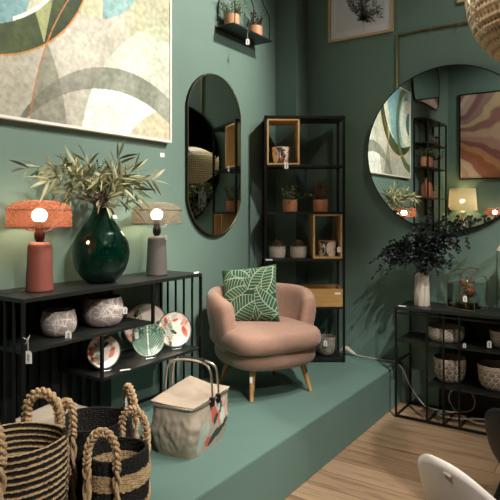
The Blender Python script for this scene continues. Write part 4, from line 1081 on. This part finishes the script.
random.seed(12); t = thing('potted_tree', 'bushy green indoor tree in a dark tub, seen only in the oval mirror', 'plant', (1.55, .75, 0))
MB().lathe([(0, 0), (.16, 0), (.2, .36), (.18, .36), (.17, .30), (0, .30)], 28).build('tub', BLK, t)
MB().tube([(0, 0, .3), (.02, .01, .9), (-.02, .02, 1.5), (0, 0, 1.9)], [.03, .026, .02, .01], 10).build('trunk', STB, t)
lf = MB(); lf.open = True
for k in range(900):
    d = Vector((random.gauss(0, 1), random.gauss(0, 1), random.gauss(0, 1))).normalized(); q = random.uniform(.3, 1)**.5
    lf.leaf(Vector((d.x*.42*q, d.y*.42*q, 1.75+d.z*.5*q)), d+Vector((0, 0, -.3)), random.uniform(.06, .11), .04)
lf.build('foliage', LG, t)
t = thing('framed_print', 'pale framed poster on the dark far side of the shop, seen in the oval mirror', 'picture', (3.2, -1.4, 1.1), rot=(0, 0, R(-40)))
MB().box((-.5, 0, 0), (.5, .03, 1.3)).build('print_sheet', mat('poster_paper', '#d8cfc6', .8, var=.1, nscale=3), t, smooth=False)
for a, b in (((-.53, -.005, -.03), (.53, .035, 0)), ((-.53, -.005, 1.3), (.53, .035, 1.33)), ((-.53, -.005, 0), (-.5, .035, 1.3)), ((.5, -.005, 0), (.53, .035, 1.3))): MB().box(a, b).build('frame', BLK, t, smooth=False)
MB().box((-.03, -.005, -1.1), (.03, .03, -.03)).build('stand', BLK, t, smooth=False)
# ------------------------------------------------------------------ lights
def spot(loc, tgt, power, size=60, blend=.6, r=.04, col='#fff9f0'):  # shop ceiling spots, plus a few added fill lights noted below
    l = bpy.data.lights.new('ceiling_or_fill_spot', 'SPOT'); l.energy = power; l.spot_size = R(size); l.spot_blend = blend; l.shadow_soft_size = r; l.color = lin(col)
    o = bpy.data.objects.new('ceiling_or_fill_spot', l); C.objects.link(o); o.location = loc
    o.rotation_euler = (Vector(tgt)-Vector(loc)).to_track_quat('-Z', 'Y').to_euler(); return o
spot((2.2, 2.0, 4.5), (1.6, .6, 1.4), 200, 50, .7)
spot((1.8, 1.2, 4.5), (3.2, -1.4, 1.6), 200, 40, .7)
spot((-.35, 3.9, 4.5), (-2.78, 2.8, 2.5), 590, 72, .8, .10)
spot((1.0, 3.4, 3.9), (-2.78, 3.3, 2.9), 190, 46, .8, .15)  # added fill, lifts the wall shelf's shadow on the upper left wall
spot((.3, 1.9, 4.4), (-2.78, 2.0, 1.9), 300, 44, .6)
spot((-.3, 3.0, 4.5), (-2.1, 3.2, .4), 330, 46, .7)
spot((.6, 3.2, 4.5), (-.4, 4.8, 3.1), 105, 66, .8)
spot((.4, 2.2, 4.5), (-.6, 3.6, 0), 520, 60, .8)
spot((.9, .9, 3.9), (-2.1, 1.9, .8), 430, 36, .6)
spot((1.6, 2.6, 4.2), (-.9, 4.6, .6), 270, 30, .6)
spot((1.8, .2, 4.0), (-1.4, 3.0, .2), 330, 40, .8)
spot((.5, 1.2, 4.4), (-.3, 2.1, .7), 200, 26, .6)  # added light to brighten the white shell chair
spot((-.9, .3, 4.0), (-.3, 2.1, .6), 340, 26, .7)  # added camera-side fill for the back of the white chair
spot((.0, .5, 4.5), (-2.0, -1.25, 2.9), 200, 60, .8)
spot((-1.2, .8, 4.4), (-.2, 2.1, 2.4), 240, 34, .6)  # added light to brighten the rattan pendant
a = bpy.data.lights.new('ceiling_fill', 'AREA'); a.energy = 15; a.size = 4; a.size_y = 4; a.shape = 'RECTANGLE'; a.color = lin('#ffeedd')  # added ambient fill under the ceiling, no fixture of the shop
ao = bpy.data.objects.new('ceiling_fill', a); C.objects.link(ao); ao.location = (.6, 1.6, 4.66)
dl0 = None; random.seed(77)
for k in range(26):
    p = (1.2+(k % 5)*1.05+random.uniform(-.2, .2), -4.4+(k//5)*1.5+random.uniform(-.3, .3), ZC-.03)
    if not dl0:
        dl0 = thing('ceiling_downlight', 'small round lit downlight on the dark shop ceiling, seen only in mirrors', 'ceiling light', p, group='downlights on the dark shop ceiling')
        MB().lathe([(0, -.015), (.05, -.015), (.05, .0), (0, 0)], 16).build('lens', emat('downlight', '#fff0dc', 140), dl0)
        MB().lathe([(.052, -.03), (.062, -.03), (.062, .03), (.052, .03)], 16).build('housing', BLK, dl0)
    else: dup(dl0, p)
wd = bpy.data.worlds.new('world'); bpy.context.scene.world = wd; wd.use_nodes = True
wd.node_tree.nodes['Background'].inputs[0].default_value = (.05, .055, .05, 1); wd.node_tree.nodes['Background'].inputs[1].default_value = .3

# ------------------------------------------------------------------ camera
cam = bpy.data.cameras.new('camera'); co = bpy.data.objects.new('camera', cam); C.objects.link(co)
cam.sensor_width = 36; cam.sensor_fit = 'HORIZONTAL'; cam.lens = 563/500*36; cam.shift_y = -39/500
co.location = (0, 0, 1.65); co.rotation_euler = (R(90), 0, TH); cam.clip_start = .05
bpy.context.scene.camera = co
vs = bpy.context.scene.view_settings; vs.view_transform = 'Standard'; vs.look = 'None'; vs.gamma = 1; vs.exposure = 0; vs.use_curve_mapping = False
